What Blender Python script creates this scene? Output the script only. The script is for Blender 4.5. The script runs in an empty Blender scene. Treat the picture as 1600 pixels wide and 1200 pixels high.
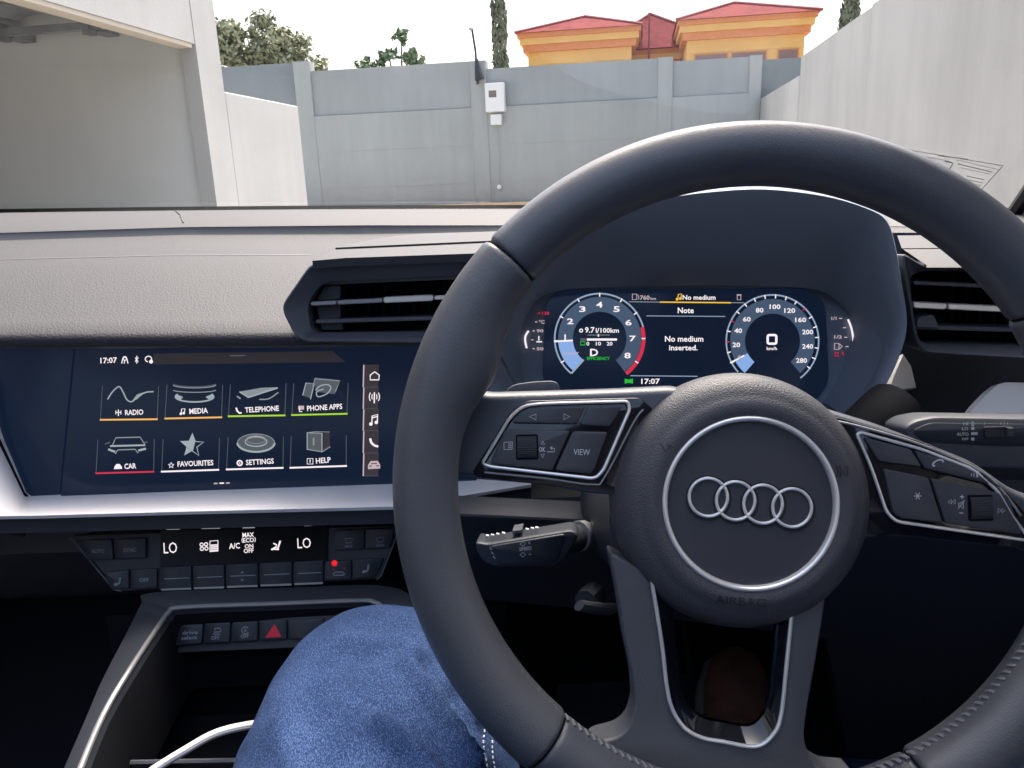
import bpy, bmesh, math, random
from mathutils import Vector, Matrix, noise
from mathutils.geometry import tessellate_polygon
R = math.radians
rnd = random.Random(7)
sc = bpy.context.scene
COL = sc.collection

# ------------------------------------------------------------------ camera, sky, sun, exposure
EYE = Vector((0, 0, 1.2)); FPX = 1200.0
PITCH, ROLL = R(15), R(2.2)
_U = Vector((0, math.sin(PITCH), math.cos(PITCH))); FWD = Vector((0, math.cos(PITCH), -math.sin(PITCH))); _X = Vector((1, 0, 0))
RGT = _X * math.cos(ROLL) - _U * math.sin(ROLL); UPV = _U * math.cos(ROLL) + _X * math.sin(ROLL)
cam_d = bpy.data.cameras.new('camera'); cam = bpy.data.objects.new('camera', cam_d); COL.objects.link(cam)
cam_d.sensor_width = 36; cam_d.lens = 27; cam_d.clip_start = 0.02; cam_d.clip_end = 3000
m3 = Matrix((RGT, UPV, -FWD)).transposed(); cam.matrix_world = Matrix.Translation(EYE) @ m3.to_4x4()
sc.camera = cam
SUN_EL, SUN_AZ = R(62), R(14)          # azimuth from +Y towards +X
world = bpy.data.worlds.new('World'); sc.world = world; world.use_nodes = True
wn = world.node_tree; wn.nodes.clear()
sky = wn.nodes.new('ShaderNodeTexSky'); sky.sky_type = 'NISHITA'; sky.sun_disc = False
sky.sun_elevation = SUN_EL; sky.sun_rotation = SUN_AZ; sky.air_density = 1.0; sky.dust_density = 9.0; sky.ozone_density = 1.0
bg = wn.nodes.new('ShaderNodeBackground'); bg.inputs[1].default_value = 0.15
wo = wn.nodes.new('ShaderNodeOutputWorld')
wn.links.new(sky.outputs[0], bg.inputs[0]); wn.links.new(bg.outputs[0], wo.inputs[0])
sun_d = bpy.data.lights.new('sun', 'SUN'); sun_d.energy = 0.5; sun_d.angle = R(30); sun_d.color = (1, .95, .88)
sun = bpy.data.objects.new('sun', sun_d); COL.objects.link(sun)
sd = Vector((math.sin(SUN_AZ) * math.cos(SUN_EL), math.cos(SUN_AZ) * math.cos(SUN_EL), math.sin(SUN_EL)))
sun.rotation_euler = sd.to_track_quat('Z', 'Y').to_euler()
EXPO = 1.85
sc.view_settings.view_transform = 'Standard'; sc.view_settings.look = 'None'
sc.view_settings.exposure = EXPO; sc.view_settings.gamma = 1.0
sc.render.engine = 'CYCLES'
try:
    sc.cycles.use_denoising = True; sc.cycles.denoiser = 'OPENIMAGEDENOISE'
except Exception: pass
sc.cycles.max_bounces = 10; sc.cycles.diffuse_bounces = 5; sc.cycles.transparent_max_bounces = 12
sc.cycles.sample_clamp_indirect = 6; sc.cycles.caustics_reflective = False; sc.cycles.caustics_refractive = False
EMI = 1.0 / (2 ** EXPO)

# ------------------------------------------------------------------ geometry helpers
def ray(px, py): return FWD + RGT * ((px - 800) / FPX) - UPV * ((py - 600) / FPX)
def aty(px, py, y):
    d = ray(px, py); return EYE + d * (y / d.y)
class Frame:                                     # a plane with its own axes
    def __init__(s, o, n, up=Vector((0, 0, 1))):
        s.o = Vector(o); s.n = Vector(n).normalized(); s.ex = up.cross(s.n).normalized(); s.ey = s.n.cross(s.ex)
    def uv(s, px, py, h=0):
        d = ray(px, py); q = s.o + s.n * h
        p = EYE + d * ((q - EYE).dot(s.n) / d.dot(s.n)) - s.o
        return (p.dot(s.ex), p.dot(s.ey))
    def w(s, u, v, h=0): return s.o + s.ex * u + s.ey * v + s.n * h
    def pw(s, px, py, h=0): u, v = s.uv(px, py, h); return s.w(u, v, h)
class MB:
    def __init__(s): s.v = []; s.f = []; s.m = []; s.mats = []
    def mi(s, m):
        if m not in s.mats: s.mats.append(m)
        return s.mats.index(m)
    def add(s, vs, fs, m):
        b = len(s.v); s.v += [tuple(v) for v in vs]; i = s.mi(m)
        for f in fs: s.f.append(tuple(b + k for k in f)); s.m.append(i)
    def build(s, name, parent=None, smooth=35, recalc=True, **kw):
        me = bpy.data.meshes.new(name); me.from_pydata(s.v, [], s.f)
        for m in s.mats: me.materials.append(m)
        me.polygons.foreach_set('material_index', s.m)
        if recalc:
            b = bmesh.new(); b.from_mesh(me); bmesh.ops.remove_doubles(b, verts=b.verts, dist=1e-6)
            bmesh.ops.recalc_face_normals(b, faces=b.faces); b.to_mesh(me); b.free()
        if smooth:
            me.polygons.foreach_set('use_smooth', [True] * len(me.polygons)); me.set_sharp_from_angle(angle=R(smooth))
        o = bpy.data.objects.new(name, me); COL.objects.link(o)
        if parent is not None:
            o.parent = parent; o.matrix_parent_inverse = parent.matrix_world.inverted()
        for k, v in kw.items(): o[k] = v
        return o
def thing(name, loc, label, cat, group=None):
    o = bpy.data.objects.new(name, None); COL.objects.link(o); o.location = loc; o.empty_display_size = .1
    o.matrix_world = Matrix.Translation(loc); o['label'] = label; o['category'] = cat
    if group: o['group'] = group
    return o
def grid(mb, rows, m, closed_u=False, closed_v=False):
    n = len(rows[0]); vs = [p for r in rows for p in r]; fs = []
    for i in range(len(rows) - (0 if closed_v else 1)):
        i2 = (i + 1) % len(rows)
        for j in range(n - (0 if closed_u else 1)):
            j2 = (j + 1) % n; fs.append((i * n + j, i * n + j2, i2 * n + j2, i2 * n + j))
    mb.add(vs, fs, m)
def lerp(a, b, t): return a + (b - a) * t
def resample(pts, n):
    pts = [Vector(p) for p in pts]; L = [0]
    for a, b in zip(pts, pts[1:]): L.append(L[-1] + (b - a).length)
    out = []; k = 0
    for i in range(n):
        d = L[-1] * i / (n - 1)
        while k < len(L) - 2 and L[k + 1] < d: k += 1
        out.append(pts[k].lerp(pts[k + 1], (d - L[k]) / max(1e-9, L[k + 1] - L[k])))
    return out
def smooth_path(pts, n=6, closed=False):           # Catmull-Rom
    pts = [Vector(p) for p in pts]; N = len(pts); out = []
    for i in range(N if closed else N - 1):
        g = (lambda k: pts[k % N]) if closed else (lambda k: pts[max(0, min(N - 1, k))])
        a, b, c, d = g(i - 1), g(i), g(i + 1), g(i + 2)
        for j in range(n):
            t = j / n
            out.append(.5 * ((2 * b) + (c - a) * t + (2 * a - 5 * b + 4 * c - d) * t * t + (3 * b - a - 3 * c + d) * t ** 3))
    if not closed: out.append(pts[-1])
    return out
def tube(mb, pts, r, m, seg=10, closed=False, caps=True, up=None, flat=1.0):
    pts = [Vector(p) for p in pts]; N = len(pts); rows = []; ref = None
    for i, p in enumerate(pts):
        if closed: t = pts[(i + 1) % N] - pts[i - 1]
        else: t = pts[min(i + 1, N - 1)] - pts[max(i - 1, 0)]
        t.normalize()
        if up is not None: a = up - t * up.dot(t)
        elif ref is None: a = t.orthogonal()
        else: a = ref - t * ref.dot(t)
        a.normalize(); ref = a; b = t.cross(a); rr = r(i / (N - 1)) if callable(r) else r
        rows.append([p + a * (math.cos(2 * math.pi * k / seg) * rr * flat) + b * (math.sin(2 * math.pi * k / seg) * rr) for k in range(seg)])
    grid(mb, rows, m, closed_u=True, closed_v=closed)
    if caps and not closed:
        mb.add(rows[0], [tuple(range(seg))], m); mb.add(rows[-1], [tuple(range(seg))], m)
def area2(p): return sum(a[0] * b[1] - b[0] * a[1] for a, b in zip(p, p[1:] + p[:1]))
def inset(p, d):
    n = len(p); out = []
    for i in range(n):
        a, b, c = Vector(p[i - 1][:2]), Vector(p[i][:2]), Vector(p[(i + 1) % n][:2])
        e1 = (b - a); e2 = (c - b)
        if e1.length < 1e-9 or e2.length < 1e-9: out.append(tuple(b)); continue
        e1.normalize(); e2.normalize(); n1 = Vector((-e1.y, e1.x)); n2 = Vector((-e2.y, e2.x)); s = n1 + n2
        k = d / max(.35, s.length_squared / 2) ; out.append(tuple(b + s * k * .5 * 1.0 if s.length > 1e-6 else b + n1 * d))
    return out
def rounded(p, r, seg=5):
    out = []; n = len(p)
    for i in range(n):
        a, b, c = Vector(p[i - 1]), Vector(p[i]), Vector(p[(i + 1) % n]); rr = r[i] if isinstance(r, (list, tuple)) else r
        d = min(rr, (a - b).length * .45, (c - b).length * .45); s = b + (a - b).normalized() * d; e = b + (c - b).normalized() * d
        for k in range(seg + 1):
            t = k / seg; out.append(tuple(s * (1 - t) ** 2 + b * (2 * t * (1 - t)) + e * t * t))
    return out
def prism(mb, fr, uv, h0, h1, m, bev=.001, seg=2, back=True):
    uv = list(uv)
    if area2(uv) < 0: uv = uv[::-1]
    n = len(uv); loops = [[fr.w(u, v, h0) for u, v in uv], [fr.w(u, v, h1 - bev) for u, v in uv]]
    for k in range(1, seg + 1):
        a = k / seg * math.pi / 2; q = inset(uv, bev * (1 - math.cos(a)))
        loops.append([fr.w(u, v, h1 - bev + bev * math.sin(a)) for u, v in q])
    grid(mb, loops, m, closed_u=True)
    q2 = inset(uv, bev); tri = tessellate_polygon([[Vector((a, b, 0)) for a, b in q2]]) if n > 8 else [tuple(range(n))]
    mb.add(loops[-1], [tuple(t) for t in tri], m)
    if back: mb.add(loops[0], [tuple(t)[::-1] for t in tri], m)
def pxuv(fr, pts, h=0): return [fr.uv(x, y, h) for x, y in pts]
def ribbon(mb, fr, uv, wid, m, h, closed=False):
    uv = [Vector(p) for p in uv]; n = len(uv); a = []; b = []
    for i in range(n):
        if closed: t = uv[(i + 1) % n] - uv[i - 1]
        else: t = uv[min(i + 1, n - 1)] - uv[max(0, i - 1)]
        if t.length < 1e-9: t = Vector((1, 0))
        t.normalize(); q = Vector((-t.y, t.x)) * wid / 2; a.append(fr.w(*(uv[i] + q), h)); b.append(fr.w(*(uv[i] - q), h))
    grid(mb, [a, b], m, closed_u=closed)
def stroke(mb, fr, pts, wpx, m, h=.0006, closed=False, sm=0):
    if sm: pts = [(p.x, p.y) for p in smooth_path([(x, y, 0) for x, y in pts], sm, closed)]
    uv = pxuv(fr, pts, h); k = (Vector(fr.uv(pts[0][0] + 1, pts[0][1], h)) - Vector(uv[0])).length
    ribbon(mb, fr, uv, wpx * k, m, h, closed)
def fill(mb, fr, pts, m, h=.0006): mb.add([fr.pw(x, y, h) for x, y in pts], [tuple(range(len(pts)))], m)
def arc(cx, cy, rx, ry, a0, a1, n=24): return [(cx + rx * math.cos(R(lerp(a0, a1, i / n))), cy - ry * math.sin(R(lerp(a0, a1, i / n)))) for i in range(n + 1)]
def sector(mb, fr, cx, cy, r0, r1, a0, a1, m, h=.0006, n=40):
    grid(mb, [[fr.pw(*p, h) for p in arc(cx, cy, r0, r0, a0, a1, n)], [fr.pw(*p, h) for p in arc(cx, cy, r1, r1, a0, a1, n)]], m)
def rect(x0, y0, x1, y1): return [(x0, y0), (x1, y0), (x1, y1), (x0, y1)]
_tc = {}
def glyphs(s, bold):
    if (s, bold) not in _tc:
        cu = bpy.data.curves.new('t', 'FONT'); cu.body = s; cu.resolution_u = 2; cu.offset = .02 if bold else .0
        ob = bpy.data.objects.new('t', cu); COL.objects.link(ob); dg = bpy.context.evaluated_depsgraph_get()
        me = bpy.data.meshes.new_from_object(ob.evaluated_get(dg)); vs = [tuple(v.co) for v in me.vertices]; fs = [tuple(p.vertices) for p in me.polygons]
        bpy.data.objects.remove(ob); bpy.data.curves.remove(cu); bpy.data.meshes.remove(me); _tc[(s, bold)] = (vs, fs)
    return _tc[(s, bold)]
def text(mb, fr, s, p0, p1, hpx, m, h=.0006, bold=True, hf=None):
    """print s so that its ink runs from pixel-plane point p0 (lower left) to p1 (lower right), hpx tall"""
    vs, fs = glyphs(s, bold)
    if not vs: return
    x0 = min(v[0] for v in vs); x1 = max(v[0] for v in vs); y0 = min(v[1] for v in vs); y1 = max(v[1] for v in vs)
    dx, dy = p1[0] - p0[0], p1[1] - p0[1]; L = math.hypot(dx, dy); nx, ny = dy / L, -dx / L; out = []
    for v in vs:
        a = (v[0] - x0) / (x1 - x0); b = (v[1] - y0) / max(1e-6, y1 - y0) * hpx
        X, Y = p0[0] + dx * a + nx * b, p0[1] + dy * a + ny * b
        if hf: out.append(hf(X, Y))
        else: out.append(fr.pw(X, Y, h))
    mb.add(out, fs, m)
def box(mb, a, b, m, M=None):
    x0, y0, z0 = a; x1, y1, z1 = b; vs = [Vector((x, y, z)) for z in (z0, z1) for x, y in ((x0, y0), (x1, y0), (x1, y1), (x0, y1))]
    if M: vs = [M @ v for v in vs]
    mb.add(vs, [(3, 2, 1, 0), (4, 5, 6, 7), (0, 1, 5, 4), (1, 2, 6, 5), (2, 3, 7, 6), (3, 0, 4, 7)], m)

# ------------------------------------------------------------------ materials
def mat(name, col, rough=.5, metal=0, var=0, vscale=8, bump=0, bscale=400, bdist=.0004, coat=0, sheen=0, spec=.5, col2=None, stretch=None, rvar=0, bump2=0, b2scale=30, b2dist=.002, voro=False, streak=0):
    m = bpy.data.materials.new(name); m.use_nodes = True; nt = m.node_tree; b = nt.nodes['Principled BSDF']
    b.inputs['Base Color'].default_value = (*col, 1); b.inputs['Roughness'].default_value = rough; b.inputs['Metallic'].default_value = metal
    b.inputs['Specular IOR Level'].default_value = spec; b.inputs['Coat Weight'].default_value = coat; b.inputs['Coat Roughness'].default_value = .05
    b.inputs['Sheen Weight'].default_value = sheen
    tc = nt.nodes.new('ShaderNodeTexCoord'); src = tc.outputs['Object']
    if stretch:
        mp = nt.nodes.new('ShaderNodeMapping'); mp.inputs['Scale'].default_value = stretch; nt.links.new(src, mp.inputs[0]); src = mp.outputs[0]
    if var or col2:
        nz = nt.nodes.new('ShaderNodeTexNoise'); nz.inputs['Scale'].default_value = vscale; nz.inputs['Detail'].default_value = 6; nt.links.new(src, nz.inputs['Vector'])
        rp = nt.nodes.new('ShaderNodeValToRGB'); c2 = col2 or tuple(c * (1 + var) for c in col); c1 = col if col2 else tuple(c * (1 - var) for c in col)
        rp.color_ramp.elements[0].color = (*c1, 1); rp.color_ramp.elements[1].color = (*c2, 1); rp.color_ramp.elements[0].position = .32; rp.color_ramp.elements[1].position = .68
        nt.links.new(nz.outputs[0], rp.inputs[0]); nt.links.new(rp.outputs[0], b.inputs['Base Color'])
        if streak:
            m2 = nt.nodes.new('ShaderNodeMapping'); m2.inputs['Scale'].default_value = (1, 1, .07); nt.links.new(tc.outputs['Object'], m2.inputs[0])
            n3 = nt.nodes.new('ShaderNodeTexNoise'); n3.inputs['Scale'].default_value = 7; n3.inputs['Detail'].default_value = 7; nt.links.new(m2.outputs[0], n3.inputs['Vector'])
            n4 = nt.nodes.new('ShaderNodeTexNoise'); n4.inputs['Scale'].default_value = .8; n4.inputs['Detail'].default_value = 4; nt.links.new(tc.outputs['Object'], n4.inputs['Vector'])
            mu = nt.nodes.new('ShaderNodeMath'); mu.operation = 'MULTIPLY'; nt.links.new(n3.outputs[0], mu.inputs[0]); nt.links.new(n4.outputs[0], mu.inputs[1])
            m5 = nt.nodes.new('ShaderNodeMapRange'); m5.inputs[1].default_value = .16; m5.inputs[2].default_value = .36; m5.inputs[3].default_value = 1 + streak * .35; m5.inputs[4].default_value = 1 - streak; nt.links.new(mu.outputs[0], m5.inputs[0])
            vm = nt.nodes.new('ShaderNodeVectorMath'); vm.operation = 'SCALE'; nt.links.new(rp.outputs[0], vm.inputs[0]); nt.links.new(m5.outputs[0], vm.inputs['Scale']); nt.links.new(vm.outputs[0], b.inputs['Base Color'])
        if rvar:
            mr = nt.nodes.new('ShaderNodeMapRange'); mr.inputs[3].default_value = rough - rvar; mr.inputs[4].default_value = rough + rvar
            nt.links.new(nz.outputs[0], mr.inputs[0]); nt.links.new(mr.outputs[0], b.inputs['Roughness'])
    last = None
    for (st, s_, d_, vo) in ((bump, bscale, bdist, voro), (bump2, b2scale, b2dist, False)):
        if st:
            if vo: nz = nt.nodes.new('ShaderNodeTexVoronoi'); nz.inputs['Scale'].default_value = s_
            else: nz = nt.nodes.new('ShaderNodeTexNoise'); nz.inputs['Scale'].default_value = s_; nz.inputs['Detail'].default_value = 3
            nt.links.new(src, nz.inputs['Vector']); bp = nt.nodes.new('ShaderNodeBump'); bp.inputs['Strength'].default_value = st; bp.inputs['Distance'].default_value = d_
            nt.links.new(nz.outputs[0], bp.inputs['Height'])
            if last: nt.links.new(last.outputs[0], bp.inputs['Normal'])
            last = bp
    if last: nt.links.new(last.outputs[0], b.inputs['Normal'])
    return m
def emit(name, col, k=1.0):
    m = bpy.data.materials.new(name); m.use_nodes = True; nt = m.node_tree; b = nt.nodes['Principled BSDF']
    b.inputs['Base Color'].default_value = (.01, .01, .012, 1); b.inputs['Emission Color'].default_value = (*col, 1); b.inputs['Emission Strength'].default_value = k * EMI
    b.inputs['Roughness'].default_value = .3
    return m
def glassy(name, tint=(.96, .98, .97), gl=.6):
    m = bpy.data.materials.new(name); m.use_nodes = True; nt = m.node_tree; nt.nodes.clear()
    t = nt.nodes.new('ShaderNodeBsdfTransparent'); t.inputs[0].default_value = (*tint, 1); g = nt.nodes.new('ShaderNodeBsdfGlossy'); g.inputs['Roughness'].default_value = .02
    f = nt.nodes.new('ShaderNodeFresnel'); f.inputs[0].default_value = 1.45; k = nt.nodes.new('ShaderNodeMath'); k.operation = 'MULTIPLY'; k.inputs[1].default_value = gl
    x = nt.nodes.new('ShaderNodeMixShader'); o = nt.nodes.new('ShaderNodeOutputMaterial')
    nt.links.new(f.outputs[0], k.inputs[0]); nt.links.new(k.outputs[0], x.inputs[0]); nt.links.new(t.outputs[0], x.inputs[1]); nt.links.new(g.outputs[0], x.inputs[2]); nt.links.new(x.outputs[0], o.inputs[0])
    return m
M = dict(
    pad=mat('dash_soft_plastic', (.0200, .0208, .0280), .62, bump=.8, bscale=600, bdist=.0009, var=.06, vscale=6, voro=False),
    deck=mat('dash_deck_plastic', (.0255, .0262, .0340), .6, bump=.3, bscale=900, bdist=.0005),
    dark=mat('dark_plastic', (.030, .037, .050), .5, bump=.25, bscale=1200, bdist=.0003),
    mid=mat('slate_plastic', (.078, .086, .104), .5, bump=.25, bscale=1100, bdist=.0003),
    hood=mat('hazed_hood_plastic', (.24, .285, .365), .65, bump=.35, bscale=900, bdist=.0004),  # bluish veil of glare mixed into the base colour
    gloss=mat('piano_black', (.006, .008, .013), .06, coat=.6),
    screen=mat('screen_glass', (.005, .008, .016), .12, spec=.2, var=.2, vscale=3, rvar=.03),
    leather=mat('wheel_leather', (.070, .078, .094), .38, var=.10, vscale=14, rvar=.10, bump=.45, bscale=1100, bdist=.0004, bump2=.12, b2scale=60, b2dist=.001),
    leather2=mat('grip_leather', (.082, .088, .100), .38, var=.10, vscale=14, rvar=.10, bump=.5, bscale=1000, bdist=.0004, bump2=.12, b2scale=50, b2dist=.001),
    airbag=mat('airbag_grain', (.062, .064, .074), .48, bump=.4, bscale=1150, bdist=.0006, voro=True),
    disc=mat('emblem_disc', (.046, .050, .062), .42, bump=.15, bscale=1500, bdist=.0002),
    button=mat('button_plastic', (.052, .056, .068), .45, bump=.15, bscale=1500, bdist=.0002),
    dbutton=mat('dark_button', (.022, .029, .042), .42),
    chrome=mat('satin_chrome', (.88, .87, .85), .25, metal=.5),
    alu=mat('brushed_aluminium', (.92, .91, .92), .4, metal=.1, stretch=(3, 60, 60), bump=.08, bscale=60, bdist=.0003),
    greymetal=mat('grey_metal', (.35, .36, .38), .35, metal=.5),
    cdark=mat('console_plastic', (.030, .035, .046), .5, bump=.2, bscale=1100, bdist=.0003),
    bglass=mat('black_display_glass', (.006, .008, .013), .2, spec=.15),
    groove=mat('groove_black', (.006, .007, .010), .8, spec=.12),
    thread=mat('stitch_thread', (.16, .165, .18), .6),
    print=mat('white_print', (.62, .63, .66), .6),
    dprint=mat('grey_print', (.26, .29, .33), .6),
    engrave=mat('engraved_mark', (.012, .013, .018), .6),
    carpet=mat('carpet', (.03, .038, .055), .95, bump=.8, bscale=700, bdist=.002),
    rubber=mat('rubber', (.06, .075, .10), .6, bump=.5, bscale=300, bdist=.001),
    head=mat('headliner', (.55, .54, .52), .9, bump=.3, bscale=900),
    paint=mat('car_paint', (.25, .26, .27), .25, coat=1),
    glass=glassy('windscreen_glass'),
    frit=mat('frit_black', (.02, .02, .022), .5),
    white=emit('screen_white', (.95, .86, .90), 1.05), pink=emit('screen_pink', (.75, .58, .63), .75),
    grey=emit('screen_grey', (.45, .50, .55), .55), dim=emit('screen_dim', (.20, .22, .25), .45), dim2=emit('screen_faint', (.085, .07, .085), .4), dim3=emit('screen_bar', (.040, .034, .042), .5), icon=emit('screen_icon', (.55, .64, .70), .62),
    orange=emit('screen_orange', (1, .50, .12), .95), lime=emit('screen_lime', (.45, .75, .03), .9), red=emit('screen_red', (.85, .03, .08), .75), green=emit('screen_green', (.02, .62, .03), .8),
    yellow=emit('screen_yellow', (.95, .55, .04), .95), band=emit('screen_band', (.060, .098, .165), .9), lightblue=emit('screen_lightblue', (.27, .45, .85), .9), ring=emit('screen_ring', (.32, .42, .56), .9),
    hazard=mat('hazard_red', (.75, .02, .06), .45), redlamp=emit('red_lamp', (.95, .008, .02), 1.0),
    denim=None, cable=mat('cable_white', (.82, .82, .80), .4),
    shoe=mat('shoe_leather', (.74, .38, .27), .5, var=.25, vscale=25, bump=.3, bscale=150, bdist=.001), sole=mat('shoe_sole', (.70, .66, .60), .6),
)
for k_ in ('screen',):
    b_ = M[k_].node_tree.nodes['Principled BSDF']; b_.inputs['Emission Color'].default_value = (.0050, .0100, .0250, 1); b_.inputs['Emission Strength'].default_value = EMI
# ------------------------------------------------------------------ the place outside
AY = R(9.5); EV = Vector((math.sin(AY), math.cos(AY), 0)); SV = Vector((math.cos(AY), -math.sin(AY), 0))
def O(s, e, z): return SV * s + EV * e + Vector((0, 0, z))      # driveway frame: right, ahead, up
OM = Matrix((( SV.x, EV.x, 0, 0), (SV.y, EV.y, 0, 0), (0, 0, 1, 0), (0, 0, 0, 1)))
gm = dict(
    concrete=mat('driveway_concrete', (.42, .41, .39), .9, var=.12, vscale=1.2, bump=.4, bscale=60, bdist=.004),
    white=mat('white_render', (.455, .45, .435), .85, streak=.04, var=.05, vscale=1.5, bump=.35, bscale=45, bdist=.004),
    inner=mat('grey_render_inner', (.62, .63, .61), .85, streak=.03, var=.04, vscale=.9, bump=.2, bscale=40, bdist=.003),
    grey=mat('grey_painted_wall', (.335, .352, .338), .85, var=.07, vscale=1.1, stretch=(1, 1, .45), bump=.35, bscale=16, bdist=.006, streak=.055),
    grey2=mat('grey_painted_panel', (.30, .32, .315), .85, var=.06, vscale=1.3, stretch=(1, 1, .5), bump=.35, bscale=16, bdist=.006, streak=.055),
    grey_shade=mat('shaded_grey_panel', (.22, .245, .25), .85, var=.07, vscale=1.4, bump=.4, bscale=24, bdist=.008),  # shade on the end bays, put into a darker wall colour
    plaster=mat('pale_plaster', (.335, .335, .325), .88, var=.11, vscale=1.6, stretch=(1, 1, .35), bump=.3, bscale=18, bdist=.003, streak=.05),
    cream=mat('cream_soffit', (.50, .44, .36), .85), steel=mat('galvanised_steel', (.30, .31, .31), .45, metal=.6, var=.2, vscale=5),
    post=mat('black_metal_post', (.02, .022, .03), .5), box=mat('meter_box_plastic', (.72, .72, .70), .5), boxw=mat('meter_window', (.16, .13, .11), .2),
    tile=None, ochre=mat('ochre_wall', (.62, .37, .12), .8, var=.05, vscale=1), terra=mat('terracotta_band', (.55, .21, .08), .8, var=.06), glassd=mat('window_dark', (.20, .13, .12), .2),
    ridge=mat('ridge_tile', (.24, .06, .06), .8), earth=mat('orange_earth', (.60, .40, .22), .95, var=.15, vscale=4))
def leafmat(name, a, b):
    m = mat(name, a, .6, col2=b, vscale=1.4, sheen=0); m.node_tree.nodes['Principled BSDF'].inputs['Transmission Weight'].default_value = 0; return m
gm['leaf1'] = leafmat('leaf_olive', (.13, .145, .08), (.30, .32, .19)); gm['leaf2'] = leafmat('leaf_green', (.07, .12, .06), (.16, .25, .13)); gm['leaf3'] = leafmat('leaf_cypress', (.07, .085, .05), (.16, .18, .11))
gm['bark'] = mat('bark', (.10, .075, .055), .9, bump=.6, bscale=30, bdist=.02)
tm = mat('red_roof_tiles', (.20, .036, .036), .9, spec=.15, var=.22, vscale=3); gm['tile'] = tm
nt = tm.node_tree; wv = nt.nodes.new('ShaderNodeTexWave'); wv.bands_direction = 'Z'; wv.wave_profile = 'SAW'; wv.inputs['Scale'].default_value = 3.2; wv.inputs['Distortion'].default_value = .4
tcn = nt.nodes.new('ShaderNodeTexCoord'); bpn = nt.nodes.new('ShaderNodeBump'); bpn.inputs['Distance'].default_value = .06; bpn.inputs['Strength'].default_value = .9
nt.links.new(tcn.outputs['Object'], wv.inputs['Vector']); nt.links.new(wv.outputs[0], bpn.inputs['Height']); nt.links.new(bpn.outputs[0], nt.nodes['Principled BSDF'].inputs['Normal'])

def gz(e): return 0 if e < 1.5 else min(.80, (e - 1.5) * .0727)
mb = MB(); es = [-400, -30, 1.5, 4, 6, 8, 10, 12.5, 40, 500]
grid(mb, [[O(s, e, gz(e)) for s in (-400, -40, -3.2, 0, 1.8, 40, 400)] for e in es], gm['concrete']); g = mb.build('ground', smooth=0); g['kind'] = 'structure'
# orange earth strip along the foot of the far wall
mb = MB(); box(mb, (-5.3, 11.9, .74), (1.7, 12.43, .83), gm['earth'], OM); o = mb.build('flower_bed', smooth=0); o['kind'] = 'structure'; o['label'] = 'strip of orange earth at the foot of the grey wall'

# far wall: bays of two panels between posts
t = thing('boundary_wall', O(-2, 12.6, .8), 'tall grey painted panel wall with posts across the end of the driveway', 'wall')
bays = [(-9.5, -5.45, 3.13, 'grey_shade', .10), (-5.17, -2.57, 2.97, 'grey2', 0), (-2.31, .30, 2.845, 'grey2', 0), (.52, 1.62, 2.79, 'grey2', 0), (1.80, 6.5, 2.75, 'grey_shade', .10)]
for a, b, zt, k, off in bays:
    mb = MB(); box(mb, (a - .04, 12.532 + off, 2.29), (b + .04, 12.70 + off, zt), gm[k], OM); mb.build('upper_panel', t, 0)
    zs = [.6, 1.14, 1.72, 2.285]
    for i_, (z0, z1) in enumerate(zip(zs, zs[1:])):
        mb = MB(); dy = .006 - .003 * i_; box(mb, (a - .04, 12.50 + dy + off, z0), (b + .04, 12.70 + off, z1 - .0005), gm['grey' if off == 0 else 'grey_shade'], OM); mb.build('lower_panel', t, 0)
for a, b, zt in ((-5.45, -5.17, 3.12), (-2.57, -2.31, 2.965), (.30, .52, 2.85), (1.62, 1.80, 2.80)):
    mb = MB(); uv = rounded([(a, 12.487), (b, 12.487), (b, 12.72), (a, 12.72)], .02, 2)
    lo = [[O(u, v, z) for u, v in uv] for z in (.6, zt)]; grid(mb, lo, gm['grey'], closed_u=True); mb.add(lo[1], [tuple(range(len(uv)))], gm['grey']); mb.build('post', t, 30)

# tall right-hand wall: high part, then a low part
t = thing('side_wall', O(1.8, 5, .2), 'tall pale plaster wall along the right side of the driveway', 'wall')
for e0, e1, zt, q in ((-6, 3.4, 2.40, 0), (3.406, 6.9, 2.40, .002), (6.906, 9.62, 2.385, .003), (9.62, 12.5, 2.195, .001)):
    mb = MB(); box(mb, (1.80 + q, e0, -.2), (2.05, e1, zt), gm['plaster'], OM); mb.build('wall_panel', t, 0)

# garage on the left
t = thing('garage', O(-4, 3, .1), 'white rendered open garage with grey inner wall on the left', 'garage')
def ob(a, b, m, name, s=0): mb = MB(); box(mb, a, b, gm[m], OM); return mb.build(name, t, s)
ob((-3.325, 5.655, -.1), (-3.2, 5.99, 3.6), 'white', 'pillar')
ob((-3.325, -5, 2.235), (-3.203, 5.65, 3.6), 'white', 'lintel')
ob((-3.324, -5, 2.205), (-3.21, 5.62, 2.233), 'cream', 'soffit_strip')
ob((-3.33, -5, 3.602), (-3.198, 5.99, 3.66), 'white', 'parapet')
ob((-9.5, 5.70, -.1), (-3.33, 5.95, 3.0), 'inner', 'inner_wall')
ob((-9.6, -5, -.1), (-9.51, 5.69, 3.0), 'inner', 'back_wall')
ob((-9.5, -5, 2.75), (-3.335, 5.69, 2.85), 'inner', 'ceiling')
for i in range(9):           # open roller door hanging under the ceiling: separate ribs
    mb = MB(); s0 = -3.36 - i * .34; rows = []
    for k in range(5):
        a = k / 4; rows.append([O(s0 - .33 * a, e, 2.41 + .035 * math.sin(a * math.pi)) for e in (-4.9, 5.35)])
    grid(mb, rows, gm['steel']); mb.build('door_slat', t, 60)
mb = MB(); box(mb, (-6.7, 5.40, 2.335), (-3.55, 5.45, 2.385), gm['steel'], OM); mb.build('door_track', t, 0)
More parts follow.
